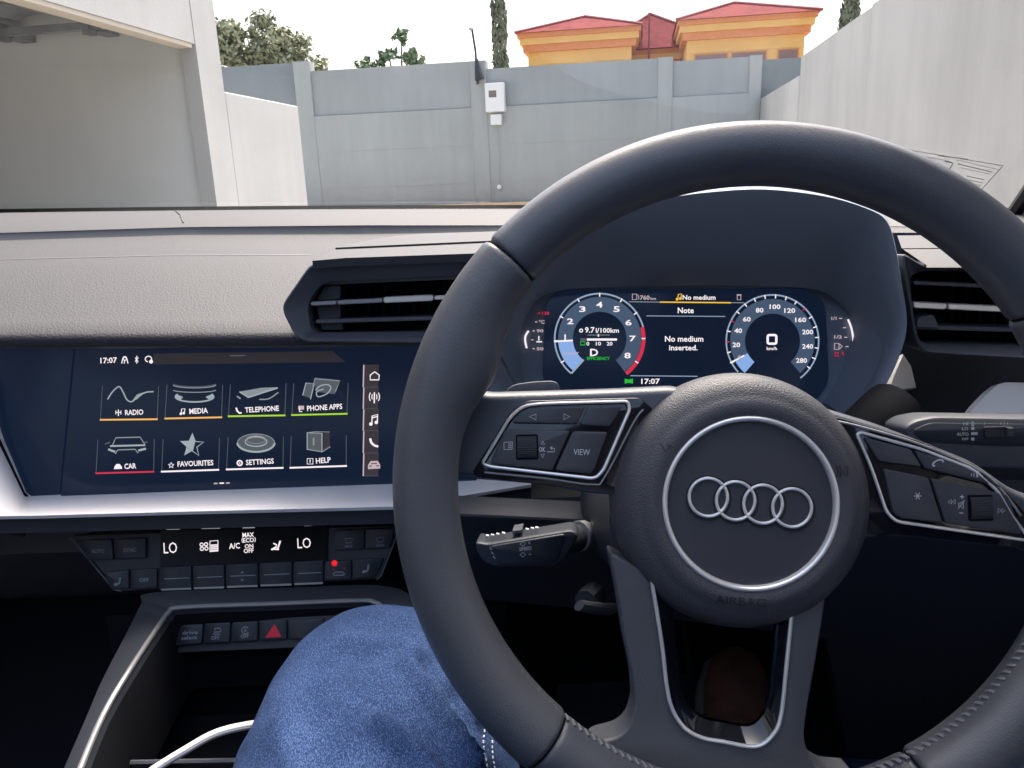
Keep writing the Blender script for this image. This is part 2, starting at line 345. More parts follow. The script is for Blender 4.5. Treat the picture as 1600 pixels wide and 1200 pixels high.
for s in (-6.3, -5.5, -4.6, -3.9):
    mb = MB(); box(mb, (s, 5.38, 2.30), (s + .05, 5.47, 2.42), gm['steel'], OM); box(mb, (s - .03, 5.47, 2.33), (s + .08, 5.69, 2.38), gm['steel'], OM); mb.build('track_bracket', t, 0)
mb = MB(); tube(mb, [O(-6.9, 5.2, 2.37), O(-5.5, 5.25, 2.37), O(-4.6, 5.30, 2.39)], .025, gm['steel'], 8); mb.build('conduit', t)
# low white wall running on from the garage pillar
mb = MB(); box(mb, (-3.45, 5.995, -.1), (-3.2, 7.365, 1.94), gm['white'], OM)
b = mb.build('garden_wall', None, 0); b['label'] = 'low white rendered wall running on from the garage pillar'; b['category'] = 'wall'
bv = b.modifiers.new('bevel', 'BEVEL'); bv.width = .012; bv.segments = 2

# meter box, small box and lamp post on the far wall
t = thing('meter_box', O(-2.17, 12.46, 2.2), 'white meter box with a small dark window high on the grey wall', 'box')
fr = Frame(O(-2.17, 12.50, 2.41), -EV)
mb = MB(); prism(mb, fr, rounded([(-.15, -.21), (.15, -.21), (.15, .21), (-.15, .21)], .02, 3), 0, .13, gm['box'], .012); mb.build('case', t)
mb = MB(); prism(mb, fr, [(-.09, .0), (.03, .0), (.03, .10), (-.09, .10)], .131, .134, gm['boxw'], .001); mb.build('window', t)
mb = MB(); prism(mb, fr, rounded([(-.135, -.19), (.135, -.19), (.135, .19), (-.135, .19)], .015, 3), .1295, .1325, gm['box'], .002); mb.build('door', t)
t = thing('junction_box', O(-2.17, 12.46, 2.0), 'small cream junction box with conduit just below the meter box', 'box')
mb = MB(); prism(mb, fr, rounded([(-.085, -.40), (.085, -.40), (.085, -.245), (-.085, -.245)], .012, 2), 0, .09, gm['box'], .006); mb.build('case', t)
mb = MB(); tube(mb, [fr.w(0, -.40, .03), fr.w(.01, -.8, .03), fr.w(0, -1.30, .03)], .006, gm['grey'], 6); mb.build('conduit', t)
mb = MB(); prism(mb, fr, [(0.0 + .035 * math.cos(a * .5236), -1.34 + .035 * math.sin(a * .5236)) for a in range(12)], 0, .05, gm['box'], .008); o = mb.build('wall_tap_cover', None); o['label'] = 'small round white cover low on the grey wall'; o['category'] = 'cover'
t = thing('antenna_pole', O(-2.44, 12.4, 2.6), 'thin black pole with a bracket standing on top of the grey wall', 'pole')
mb = MB(); tube(mb, [O(-2.44, 12.44, 2.62), O(-2.45, 12.44, 3.1), O(-2.49, 12.44, 3.42)], .017, gm['post'], 8); mb.build('pole', t)
mb = MB(); tube(mb, [O(-2.40, 12.43, 2.68), O(-2.42, 12.42, 2.80), O(-2.44, 12.43, 2.98)], lambda a: .075 - .05 * a, gm['post'], 10); mb.build('bracket', t)
mb = MB(); tube(mb, [O(-2.49, 12.44, 3.40), O(-2.53, 12.42, 3.42)], .024, gm['steel'], 8); mb.build('cap', t)

# the house beyond
t = thing('house', O(1, 31, 0), 'ochre house with terracotta bands and red hipped tile roofs above the far wall', 'house')
def hip(s0, s1, e0, e1, ze, apex, name='roof', ov=.0):
    mb = MB(); A = [O(s0 - ov, e0 - ov, ze), O(s1 + ov, e0 - ov, ze), O(s1 + ov, e1, ze), O(s0 - ov, e1, ze)]; P = [O(*a) for a in apex]
    mb.add(A + P, [(0, 1, 4), (1, 2, 5, 4), (2, 3, 5), (3, 0, 4, 5), (3, 2, 1, 0)], gm['tile']); o = mb.build(name, t, 0, recalc=True)
    for p, q in ((A[0], P[0]), (A[1], P[0]), (P[0], P[1])):
        r_ = MB(); tube(r_, [p + Vector((0, 0, .02)), q + Vector((0, 0, .03))], .055, gm['ridge'], 6); r_.build('ridge_cap', o)
    return o
def wing(s0, s1, e0, zw, zt, wins=()):
    e1 = e0 + 8
    for nm, a, b, g_, k in (('wall', zw, zt - 1.02, 0, 'ochre'), ('band', zt - 1.02, zt - .60, .0, 'ochre'), ('band', zt - .60, zt - .36, .16, 'terra'), ('cornice', zt - .36, zt - .14, .26, 'ochre'), ('eaves', zt - .14, zt + .02, .34, 'terra')):
        mb = MB(); box(mb, (s0 + .34 - g_, e0 + .34 - g_, a), (s1 - .34 + g_, e1, b - .004), gm[k], OM); mb.build(nm, t, 0)
    for a, b in wins:
        mb = MB(); box(mb, (a, e0 + .31, zt - 2.1), (b, e0 + .36, zt - 1.06), gm['terra'], OM); w_ = mb.build('window', t, 0)
        mb = MB(); box(mb, (a + .05, e0 + .29, zt - 2.05), (b - .05, e0 + .32, zt - 1.10), gm['glassd'], OM); mb.build('pane', w_, 0)
wing(-4.3, .12, 29.7, 0, 6.20, [(-3.4, -2.3), (-1.6, -.5)])
wing(1.35, 5.95, 29.2, 0, 6.18, [(1.95, 3.1), (3.2, 4.4), (4.75, 5.45)])
wing(-.3, 1.8, 32.2, 0, 5.75, [])
hip(-4.36, .18, 29.6, 38, 6.22, [(-1.95, 31.6, 6.95), (-1.95, 35, 6.95)])
hip(1.3, 6.05, 29.1, 38, 6.20, [(3.45, 31.4, 7.02), (3.45, 35, 7.02)])
hip(-1.8, 3.4, 31.9, 40, 5.77, [(.50, 34.6, 7.42), (.50, 37, 7.42)])
mb = MB(); tube(mb, [O(.42, 31.85, 7.0), O(.42, 31.8, 4.6)], .04, gm['ridge'], 6); mb.build('downpipe', t)

# trees
def leafy(name, label, base, h, blobs, lm, n, size, group=None, trunk_r=.14):
    t = thing(name, base, label, 'tree', group)
    mb = MB(); top = base + Vector((0, 0, h * .75)); mid = base.lerp(top, .5) + Vector((.12, .1, 0)); tube(mb, smooth_path([base, mid, top], 5), lambda a: trunk_r * (1 - .75 * a), gm['bark'], 8)
    for c, r in blobs: tube(mb, smooth_path([mid.lerp(top, rnd.uniform(-.2, .6)), (mid + c) / 2 + Vector((0, 0, .2)), c], 4), lambda a: trunk_r * .4 * (1 - .85 * a) + .006, gm['bark'], 5)
    mb.build('trunk', t)
    mb = MB(); vs = []; fs = []; tot = sum(r[0] * r[2] for _, r in blobs)
    for c, r in blobs:
        subs = []
        for _ in range(16):
            d = Vector((rnd.gauss(0, 1), rnd.gauss(0, 1), rnd.gauss(0, 1))).normalized() * rnd.uniform(.45, 1.0); subs.append(c + Vector((d.x * r[0], d.y * r[1], d.z * r[2])))
        for _ in range(int(n * r[0] * r[2] / tot)):
            s_ = rnd.choice(subs); k = .30 * (r[0] + r[2]) / 2 * rnd.uniform(.2, 1.25)
            d = Vector((rnd.gauss(0, 1), rnd.gauss(0, 1), rnd.gauss(0, .9))).normalized(); p = s_ + d * k
            nn = (d + Vector((rnd.gauss(0, .7), rnd.gauss(0, .7), rnd.gauss(.3, .7)))).normalized(); a = nn.orthogonal().normalized(); a.rotate(Matrix.Rotation(rnd.uniform(0, 6.28), 3, nn)); b = nn.cross(a)
            L = size * rnd.uniform(.6, 1.4); i = len(vs); vs += [p - a * L, p + b * L * .5, p + a * L, p - b * L * .5]; fs.append((i, i + 1, i + 2, i + 3))
    mb.add(vs, fs, gm[lm]); mb.build('crown', t, 0, recalc=False)
def B(s, e, z, a, b=None, c=None): return (O(s, e, z), (a, b or a, c or a))
leafy('broadleaf_tree', 'big olive-green bushy tree behind the white garage pillar', O(-10.3, 22, 0), 4.6, [B(-11.4, 22, 4.6, 1.15, 1.1, 1.0), B(-10.3, 22, 4.95, 1.05, 1, .95), B(-9.6, 21.9, 4.35, .85), B(-9.0, 22, 3.9, .6, .6, .55), B(-11.9, 22.2, 5.1, .6), B(-10.7, 22.2, 3.6, 1.4, 1, .8), B(-11.0, 22, 5.25, .85, .8, .75), B(-9.95, 22, 5.05, .75, .7, .75)], 'leaf1', 19000, .08)
leafy('sparse_tree', 'small sparse green tree showing above the middle of the grey wall', O(-6.7, 22, 0), 4.2, [B(-7.35, 22, 4.35, .34, .4, .26), B(-6.75, 22, 4.55, .34, .4, .22), B(-6.38, 22, 5.0, .2, .2, .26), B(-6.15, 22, 4.5, .36, .4, .26), B(-6.6, 22, 4.0, .8, .5, .25)], 'leaf2', 1500, .085)
def cypress(label, base, h, w):
    t = thing('cypress_tree', base, label, 'tree', 'cypress trees behind the walls')
    mb = MB(); tube(mb, [base, base + Vector((0, 0, h * .5)), base + Vector((0, 0, h * .95))], lambda a: .10 * (1 - .9 * a), gm['bark'], 7); mb.build('trunk', t)
    mb = MB(); vs = []; fs = []
    for _ in range(5200):
        a = rnd.random(); z = a * h; an = rnd.uniform(0, 6.283); prof = w * min(1, (1 - a) * 4 + .12) * (.82 + .3 * noise.noise(Vector((math.cos(an) * 1.5, math.sin(an) * 1.5, z * 2.2))))
        rr = prof * rnd.uniform(.55, 1.0) ** .5; p = base + Vector((math.cos(an) * rr, math.sin(an) * rr, z)); nn = Vector((math.cos(an) + rnd.gauss(0, .5), math.sin(an) + rnd.gauss(0, .5), rnd.gauss(.2, .4))).normalized()
        up = Vector((rnd.gauss(0, .3), rnd.gauss(0, .3), 1)); b = (up - nn * up.dot(nn)).normalized(); c = nn.cross(b); L = rnd.uniform(.05, .10); i = len(vs)
        vs += [p - b * L, p + c * L * .4, p + b * L, p - c * L * .4]; fs.append((i, i + 1, i + 2, i + 3))
    mb.add(vs, fs, gm['leaf3']); mb.build('crown', t, 0, recalc=False)
cypress('tall narrow cypress tree behind the meter box on the grey wall', O(-3.66, 22, 0), 7.2, .25)
cypress('cypress tree top showing above the pale right-hand wall', O(5.35, 22.5, 0), 6.0, .36)
# ------------------------------------------------------------------ car cabin shell
def yb(x): return 1.21 - .25 * ((x + .25) / .9) ** 2
def zb(x): return 1.158 - .032 * x
def yglass(x, z): return yb(x) - (z - zb(x)) * 2.2
cabin = thing('car_cabin', (-.25, .2, .3), 'inside of the car seen from the driver seat: windscreen, pillars, roof and floor', 'car')
XS = [-1.02 + i * (1.66 / 30) for i in range(31)]
mb = MB(); grid(mb, [[Vector((x, yglass(x, z), z)) for x in XS] for z in [zb(0) - .05 + i * .033 for i in range(10)]], M['glass']); ws = mb.build('windscreen', cabin, 60, recalc=False)
mb = MB(); grid(mb, [[Vector((x, yglass(x, zb(x) + h) - .004, zb(x) + h)) for x in XS] for h in (-.02, -.002, .0035)], M['frit']); mb.build('frit_band', ws, 60)
def onglass(px, py, off=.004):
    d = ray(px, py); lo, hi = .3, 1.6
    for _ in range(40):
        t = (lo + hi) / 2; p = EYE + d * t
        if p.y < yglass(p.x, p.z) - off: lo = t
        else: hi = t
    return EYE + d * lo
def gstroke(mb, pts, w, m, proj):
    L = []; Rr = []
    for i, (x, y) in enumerate(pts):
        a = pts[max(0, i - 1)]; b = pts[min(len(pts) - 1, i + 1)]; dx, dy = b[0] - a[0], b[1] - a[1]; l = math.hypot(dx, dy) or 1; nx, ny = -dy / l * w / 2, dx / l * w / 2
        L.append(proj(x + nx, y + ny)); Rr.append(proj(x - nx, y - ny))
    grid(mb, [L, Rr], m)
pm = mat('faint_print', (.40, .40, .38), .8); mb = MB()     # warning print on the glass
for (x0, y0, x1, y1, w) in ((1412, 233, 1567, 259, 1.2), (1418, 241, 1480, 251, .9), (1424, 248, 1462, 255, .9), (1466, 243, 1512, 249, 1.8), (1494, 250, 1560, 265, .9), (1496, 256, 1550, 269, 1.6), (1500, 262, 1546, 272, .9), (1476, 252, 1488, 254, 2.6), (1510, 275, 1538, 281, 1.4), (1512, 281, 1536, 286, 1.2), (1516, 287, 1532, 290, 1.2), (1522, 293, 1530, 295, 1.1), (1567, 259, 1530, 300, 1.4), (1489, 255, 1484, 264, 2.2), (1440, 252, 1470, 258, .8), (1456, 258, 1480, 263, .8)):
    n = max(2, int(abs(x1 - x0) / 6)); gstroke(mb, [(lerp(x0, x1, i / n), lerp(y0, y1, i / n)) for i in range(n + 1)], w * .75, pm, onglass)
mb.build('warning_print', ws, 0)
# A pillars
for sx, x0, x1 in ((1, .650, .545), (-1, -1.0, -.98)):
    mb = MB(); p0 = Vector((x0, yglass(x0, 1.135) - .03, 1.10)); p1 = Vector((x1, .42, 1.44)); path = [p0.lerp(p1, i / 8) + Vector((0, 0, .03 * math.sin(i / 8 * math.pi))) for i in range(9)]
    tube(mb, path, .045, M['head'], 12); pl = mb.build('pillar', cabin)
    mb = MB(); tube(mb, [p + Vector((-.045 * sx, .02, .006)) for p in path], .009, M['frit'], 8); mb.build('window_seal', pl)
def zroof(x, y): return 1.46 - .05 * ((x + .22) / .75) ** 2 + .015 * math.sin((y + 1.3) * 1.6)
RG_ = lambda xs_, ys_: [[Vector((x, y, zroof(x, y))) for x in xs_] for y in ys_]
mb = MB(); grid(mb, RG_(XS, [.56, .50, .44]), M['head']); grid(mb, RG_(XS, [-.42, -.7, -1.1, -1.5, -2]), M['head']); grid(mb, RG_(XS[:6], [.44, .1, -.2, -.42]), M['head']); grid(mb, RG_(XS[-7:], [.44, .1, -.2, -.42]), M['head']); mb.build('roof_liner', cabin, 60)
mb = MB(); grid(mb, [[v + Vector((0, 0, .02)) for v in r_] for r_ in RG_(XS[5:-6], [.44, .1, -.2, -.42])], M['glass']); mb.build('added_sunroof', cabin, 60, recalc=False)  # unseen glass roof opening, added to bring daylight into the cabin
for x, s in ((.62, 1), (-1.06, -1)):                       # doors below the window line, with a rail above
    mb = MB(); box(mb, (x, -1.1, .32), (x + .06 * s, 1.28, 1.05), M['dark']); mb.build('door_panel', cabin, 0)
    mb = MB(); tube(mb, [(x, -1.1, 1.40), (x, .45, 1.41)], .03, M['head'], 8); mb.build('roof_rail', cabin)
    mb = MB(); tube(mb, [(x, -.35, 1.0), (x - .05 * s, -.45, 1.42)], .06, M['head'], 8); mb.build('pillar', cabin)
mb = MB(); box(mb, (-1.06, -2.0, .3), (.66, -1.0, 1.15), M['dark']); mb.build('rear_seat', cabin, 0)
mb = MB(); grid(mb, [[Vector((x, y, z)) for x in (-1.06, -.6, -.1, .3, .66)] for y, z in ((-2, .30), (.85, .30), (1.02, .36), (1.16, .52), (1.22, .80), (1.22, 1.12))], M['carpet']); mb.build('floor', cabin, 50)
mb = MB(); box(mb, (-1.05, 1.26, .2), (.65, 2.1, .98), M['paint']); bo = mb.build('bonnet', cabin, 0); bv = bo.modifiers.new('bevel', 'BEVEL'); bv.width = .12; bv.segments = 4
seat = thing('driver_seat', (.14, -.35, .3), 'dark driver seat under the legs in blue jeans', 'seat')
mb = MB(); fr = Frame((.13, -.15, .66), (0, .08, 1), Vector((0, 1, 0))); prism(mb, fr, rounded([(-.25, -.28), (.25, -.28), (.25, .20), (-.25, .20)], .08, 5), -.15, .02, M['dark'], .04, 4); mb.build('cushion', seat)
mb = MB(); fr = Frame((.13, -.52, 1.0), (0, 1, .25), Vector((0, 0, 1))); prism(mb, fr, rounded([(-.25, -.35), (.25, -.35), (.22, .32), (-.22, .32)], .08, 5), -.12, .02, M['dark'], .05, 4); mb.build('backrest', seat)

# ------------------------------------------------------------------ dashboard
M['crease'] = mat('pad_crease_highlight', (.05, .05, .058), .5)  # lighter tone paints the light line along the pad crease
dash = thing('dashboard', (-.2, .8, .6), 'black dashboard with soft grey top, screens, air vents and silver trim', 'dashboard')
N = 60
def line(pts, n=N): return resample([aty(x, y, d) for x, y, d in pts], n)
A = resample([Vector((x, yb(x) - .010, zb(x) - .0015)) for x in XS], N)
Bl = line([(-700, 385, .80), (-300, 370, .90), (0, 362, .95), (285, 353, .985), (560, 350, 1.0), (780, 350, 1.0), (1100, 349, .97), (1420, 352, .88), (1650, 352, .80)])
Cl = line([(-700, 400, .795), (-300, 385, .892), (0, 376, .942), (285, 367, .977), (560, 366, .992), (780, 363, .992), (1100, 360, .962), (1420, 360, .873), (1650, 362, .795)])
Dl = line([(-700, 540, .57), (0, 521, .600), (445, 519, .606), (780, 516, .61)])
Cp = line([(-700, 400, .795), (-300, 385, .892), (0, 376, .942), (285, 367, .977), (560, 366, .992), (800, 362, .992)])
mb = MB(); grid(mb, [A, [a.lerp(b, .5) + Vector((0, 0, .003)) for a, b in zip(A, Bl)], [b + Vector((0, .006, .0005)) for b in Bl], [b + Vector((0, .0005, -.0015)) for b in Bl]], M['deck']); dk = mb.build('upper_deck', dash, 60)
mb = MB(); grid(mb, [[b + Vector((0, .001, -.0016)) for b in Bl], [c + Vector((0, .004, 0)) for c in Cl], [c + Vector((0, .0, -.0025)) for c in Cl]], M['cdark']); mb.build('deck_step', dash, 60)
# defroster grille edge and speaker cover seam in the deck
pxof = lambda v: 800 + FPX * (v - EYE).dot(RGT) / (v - EYE).dot(FWD)
i_ = min(range(N), key=lambda i: abs(pxof(A[i]) - 283)); j_ = min(range(N), key=lambda i: abs(pxof(Bl[i]) - 290)); md = A[i_].lerp(Bl[j_], .5) + Vector((0, 0, .003))
mb = MB(); tube(mb, [A[i_] + Vector((0, -.01, .0002)), md + Vector((0, 0, .0003)), Bl[j_].lerp(md, .25) + Vector((0, 0, .0008))], .0009, M['cdark'], 6); mb.build('deck_seam', dk)
rows = []
for k in range(13):
    t = k / 12; rows.append([c.lerp(d, t) + Vector((0, 0, .010 * math.sin(math.pi * t) ** 2)) for c, d in zip(Cp, Dl)])
rows += [[d + Vector((0, -.004, -.0045)) for d in Dl], [d + Vector((0, -.003, -.010)) for d in Dl]]
mb = MB(); grid(mb, rows, M['pad']); mb.build('padded_panel', dash, 75)
def padpt(i, t): k = int(t * 12); return rows[k][i].lerp(rows[k + 1][i], t * 12 - k) + Vector((0, 0, .0003))
mb = MB(); grid(mb, [[padpt(i, .388) for i in range(46)], [padpt(i, .404) for i in range(46)]], M['crease']); mb.build('crease_highlight', dash)
El = line([(-700, 562, .60), (0, 546, .628), (445, 545, .63), (780, 542, .63)])
mb = MB(); grid(mb, [[d + Vector((0, -.003, -.0105)) for d in Dl], [d + Vector((0, .006, -.014)) for d in Dl], [e + Vector((0, .008, .001)) for e in El], [e + Vector((0, .03, 0)) for e in El]], M['mid']); mb.build('panel_underside', dash, 60)

# touch screen
SF = Frame(aty(360, 660, .622), (.03, -.97, .21))
mb = MB(); prism(mb, SF, pxuv(SF, [(-70, 546), (116, 545), (93, 775.5), (41, 776), (0, 691)], -.003), -.03, -.003, M['screen'], .0012); mb.build('gloss_panel', dash)
ts = MB(); prism(ts, SF, pxuv(SF, [(117, 545), (745, 540.5), (745, 758), (94, 775.5)]), -.03, 0, M['screen'], .0012); ts = ts.build('touchscreen', dash)
def sub(fn, name, parent=ts, **kw):
    mb = MB(); fn(mb); return mb.build(name, parent, 0, recalc=False, **kw)
W_ = M['white']; G_ = M['icon']; D_ = M['dim']
def status(b):
    text(b, SF, '17:07', (157, 568), (183, 567), 9, W_)
    stroke(b, SF, [(190, 568), (192, 560), (195, 558), (198, 560), (200, 568)], 1.5, W_); stroke(b, SF, arc(195, 560, 3, 3, 0, 360, 10), 1.3, W_); stroke(b, SF, [(194, 568), (195, 562)], 1.3, W_)
    stroke(b, SF, [(211, 559), (216, 565), (213.5, 568), (213.5, 556), (216, 559), (211, 565)], 1.2, W_)
    stroke(b, SF, arc(232, 561, 5, 4.4, -30, 260, 14), 1.6, W_); sector(b, SF, 236, 565, 0, 3, 0, 360, W_)
sub(status, 'status_icons')
def topbar(b):
    fill(b, SF, [(240, 552.5), (520, 548.5), (540, 566), (240, 569.5)], M['dim3'], .0003)
    stroke(b, SF, [(359, 556), (383, 555.4)], 1.6, M['dim'], .0009)
sub(topbar, 'pull_down_bar')
def frame_(b, bl, br, tl, tr, um):
    stroke(b, SF, [bl, tl], 1.0, M['dim'], .0005); stroke(b, SF, [br, tr], 1.0, M['dim'], .0005); stroke(b, SF, [(bl[0] - 1, bl[1]), (br[0] + 1, br[1])], 2.6, um, .0007)
def radio(b):
    frame_(b, (157, 656), (245.5, 655), (160, 603), (248, 603), M['orange']); text(b, SF, 'RADIO', (195.5, 649), (224, 648), 8.5, W_)
    for dx in (-4, 4): stroke(b, SF, [(185 + dx, 641.5), (185 + dx, 647.5)], 1.2, W_)
    stroke(b, SF, [(185, 640), (185, 650)], 1.5, W_); stroke(b, SF, [(181, 644.5), (189, 644.5)], 1.2, W_)
    stroke(b, SF, [(168, 624), (176, 612), (186, 604), (192, 612), (198, 624), (206, 627.5), (216, 619), (228, 613), (240, 612)], 2.0, G_, sm=5); fill(b, SF, [(206, 627), (214, 616), (228, 612), (222, 617), (214, 624)], M['grey'], .0004)
def media(b):
    frame_(b, (258, 654), (346, 652), (261, 601), (348, 601), M['orange']); text(b, SF, 'MEDIA', (296, 647), (325, 645.5), 8.5, W_)
    stroke(b, SF, [(283, 646), (284, 639), (289, 638.5), (288, 645)], 1.4, W_); sector(b, SF, 282.5, 646.5, 0, 2, 0, 360, W_); sector(b, SF, 287, 645.5, 0, 2, 0, 360, W_)
    for (ry, y, k, a) in ((5, 599, 'dim', 1.2), (5, 601, 'grey', 1.6), (4, 609, 'grey', 1.4)): stroke(b, SF, [(304 + 34 * math.cos(R(q)), y - ry * math.sin(R(q))) for q in range(190, 351, 10)], a, M[k])
    stroke(b, SF, [(304 + 30 * math.cos(R(q)), 620 - 8 * math.sin(R(q))) for q in range(150, 391, 10)], 2.4, G_); fill(b, SF, [(275, 616), (286, 620), (282, 625), (275, 622)], G_); fill(b, SF, [(333, 615), (321, 620), (326, 624), (333, 621)], G_)
def telephone(b):
    frame_(b, (357, 650.5), (445, 649), (360, 600), (447, 599), M['lime']); text(b, SF, 'TELEPHONE', (383, 645), (436, 642), 8.5, W_)
    stroke(b, SF, [(369, 637), (370.5, 642), (374, 645.5), (377.5, 645)], 2.6, W_)
    fill(b, SF, [(374, 612), (408, 606), (433, 605), (388, 621)], M['grey'], .0004); stroke(b, SF, [(374, 612), (388, 621), (434, 606)], 2.2, G_); stroke(b, SF, [(405, 624), (420, 623), (435, 613)], 2.0, M['grey'], sm=3); stroke(b, SF, [(370, 619), (376, 623)], 2.4, M['grey'])
def apps(b):
    frame_(b, (456, 648.5), (542, 646.5), (459, 599), (544, 598), M['lime']); text(b, SF, 'PHONE APPS', (480, 642.5), (535, 639), 8.5, W_)
    fill(b, SF, rect(466, 634, 475, 640), M['pink']); stroke(b, SF, [(468, 636), (468, 643), (472, 643)], 1.6, W_)
    fill(b, SF, [(491, 592), (531, 594.5), (523, 616), (494, 612)], M['dim'], .0003); stroke(b, SF, [(489, 604), (492, 591.5), (531, 595), (524, 612)], 1.8, M['grey']); fill(b, SF, [(478, 599), (490, 599), (485, 622), (473, 618)], M['dim'], .0004); stroke(b, SF, [(473, 618), (478, 598.5), (491, 599.5), (485, 624)], 1.6, G_)
    stroke(b, SF, [(493, 610), (500, 603), (512, 601), (517, 606), (511, 615), (497, 620), (495, 612), (506, 608)], 1.8, G_, sm=3)
def car_(b):
    frame_(b, (150, 739.5), (240, 737), (153, 687), (241, 686), M['red']); text(b, SF, 'CAR', (194.5, 733), (213, 732), 8.5, W_)
    fill(b, SF, [(178, 733), (179, 729), (182, 725), (187, 725), (190, 729), (191, 732.5)], W_)
    stroke(b, SF, [(176, 695), (181, 684), (219, 683), (226, 694)], 1.8, M['grey']); stroke(b, SF, [(172, 697), (227, 695.5)], 2.8, G_); stroke(b, SF, [(169, 702), (180, 706)], 3.4, G_); stroke(b, SF, [(216, 704), (228, 701)], 3.4, G_); stroke(b, SF, [(180, 709), (184, 703), (211, 702), (216, 708)], 1.8, M['grey']); stroke(b, SF, [(164, 694), (172, 691)], 2, D_); stroke(b, SF, [(224, 691), (231, 691)], 2, D_)
def star(cx, cy, r, q=.42, rot=90): return [(cx + (r if i % 2 == 0 else r * q) * math.cos(R(rot + i * 36)), cy - (r if i % 2 == 0 else r * q) * math.sin(R(rot + i * 36))) for i in range(10)]
def favourites(b):
    frame_(b, (252.5, 737), (341.5, 734), (255, 686), (343, 684), W_); text(b, SF, 'FAVOURITES', (277.5, 729.5), (333.5, 727), 8.5, W_); stroke(b, SF, star(267.5, 727, 4.8), 1.2, W_, closed=True)
    s_ = star(300, 696, 19, .42, 88); stroke(b, SF, s_, 1.8, G_, closed=True); fill(b, SF, [s_[0], s_[1], (299, 699), s_[4], s_[3], s_[2], s_[1]][:3] + [s_[3], s_[2], s_[1]], G_, .0005) if False else fill(b, SF, [s_[0], s_[9], s_[5], s_[4], s_[3], s_[2], s_[1]][:1] + [s_[9], (302, 703), s_[4], s_[3], s_[2], s_[1]], M['icon'], .0005)
def settings(b):
    frame_(b, (354, 733.5), (442, 731), (356.5, 683), (443, 682), W_); text(b, SF, 'SETTINGS', (384.5, 727), (428, 724.5), 8.5, W_); stroke(b, SF, arc(374.5, 723.5, 3.8, 3.8, 0, 360, 16), 2.2, W_); sector(b, SF, 374.5, 723.5, 0, 1.2, 0, 360, W_)
    fill(b, SF, arc(400, 692, 29, 14, 0, 360, 30)[:-1], M['dim'], .0003); stroke(b, SF, arc(400, 692, 29, 14, 180, 360, 24), 3.0, G_, .0007); stroke(b, SF, arc(400, 692, 29, 14, 0, 180, 24), 1.2, M['grey'], .0007); stroke(b, SF, arc(400, 690, 17, 7.5, 0, 360, 24), 1.8, G_, .0008); stroke(b, SF, arc(400, 687, 15, 6, 0, 360, 24), 1.0, M['grey'], .0009); stroke(b, SF, [(400, 680), (400, 684)], 1.6, G_, .0009)
def help_(b):
    frame_(b, (453.5, 731), (541, 728), (455, 681), (541, 680), W_); text(b, SF, 'HELP', (494, 724.5), (517, 722.5), 8.5, W_); stroke(b, SF, rect(480, 716.5, 489, 725), 1.2, W_, closed=True); stroke(b, SF, [(484.5, 718), (484.5, 723)], 1.4, W_)
    fill(b, SF, [(480, 676), (503, 677), (503, 706), (480, 702)], M['dim'], .0003); stroke(b, SF, [(480, 676), (503, 677), (503, 706), (480, 702)], 1.8, G_, closed=True); fill(b, SF, [(503, 677), (515, 675), (516, 698), (503, 706)], M['dim2'], .0003); stroke(b, SF, [(503, 706), (516, 698)], 1.6, M['grey']); stroke(b, SF, [(480, 676), (492, 674.5), (515, 675)], 1.0, M['grey']); stroke(b, SF, [(490, 684), (490, 696)], 2.6, M['grey'], .0006)
for fn, lab in ((radio, 'RADIO tile with wave icon and orange underline'), (media, 'MEDIA tile with disc icon and orange underline'), (telephone, 'TELEPHONE tile with handset icon and green underline'), (apps, 'PHONE APPS tile with green underline'), (car_, 'CAR tile with red underline'), (favourites, 'FAVOURITES tile with star icon'), (settings, 'SETTINGS tile with round dial icon'), (help_, 'HELP tile with cube icon')): sub(fn, 'app_tile', label=lab)
sub(lambda b: [stroke(b, SF, [(x, y), (x + w, y - .2)], 2.2, m_) for x, y, w, m_ in ((334, 755.5, 6, M['pink']), (343, 755, 7, W_), (353, 754.8, 6, M['pink']))], 'page_dots')
def shortcut(y0, y1, fn):
    def f(b):
        fill(b, SF, [(569.5, y0), (592, y0 - .5), (591, y1 - .5), (569, y1)], M['dim2'], .0003); stroke(b, SF, [(568.5, y0), (567.6, y1)], 2.0, M['pink'], .0006); stroke(b, SF, [(569, y1), (591, y1 - .4)], .8, M['dim'], .0006); fn(b)
    sub(f, 'shortcut_key')
shortcut(570, 605, lambda b: stroke(b, SF, [(578.5, 593.5), (578.5, 586), (585.5, 581), (592.5, 586), (592, 593.5)], 1.8, W_, closed=True))
shortcut(605.5, 639, lambda b: ([stroke(b, SF, arc(585, 620, q, q + 2, 40, -40, 6), 1.4, W_) for q in (4, 8)], [stroke(b, SF, arc(585, 620, q, q + 2, 140, 220, 6), 1.4, W_) for q in (4, 8)], stroke(b, SF, [(585, 613), (584.7, 630)], 2, W_)))
shortcut(639.5, 673, lambda b: (stroke(b, SF, [(581, 662), (581.5, 650), (590, 647.5), (589.5, 659)], 1.8, W_), stroke(b, SF, [(581.5, 653), (590, 650.5)], 1.8, W_), sector(b, SF, 579.5, 662.5, 0, 2.7, 0, 360, W_), sector(b, SF, 588, 660, 0, 2.7, 0, 360, W_)))
shortcut(673.5, 708, lambda b: (stroke(b, SF, [(578.5, 685), (580, 691), (585, 696), (591, 697.5)], 3.4, W_, sm=3)))
shortcut(708.5, 744, lambda b: (fill(b, SF, [(575, 733), (575, 727), (579, 720.5), (590, 720), (594, 726), (594, 732)], M['pink']), stroke(b, SF, [(580, 724.5), (589, 724)], 1.5, M['dim2'], .0009), stroke(b, SF, [(577, 728.5), (581, 728)], 1.8, M['dim2'], .0009), stroke(b, SF, [(588, 728), (592, 727.5)], 1.8, M['dim2'], .0009)))

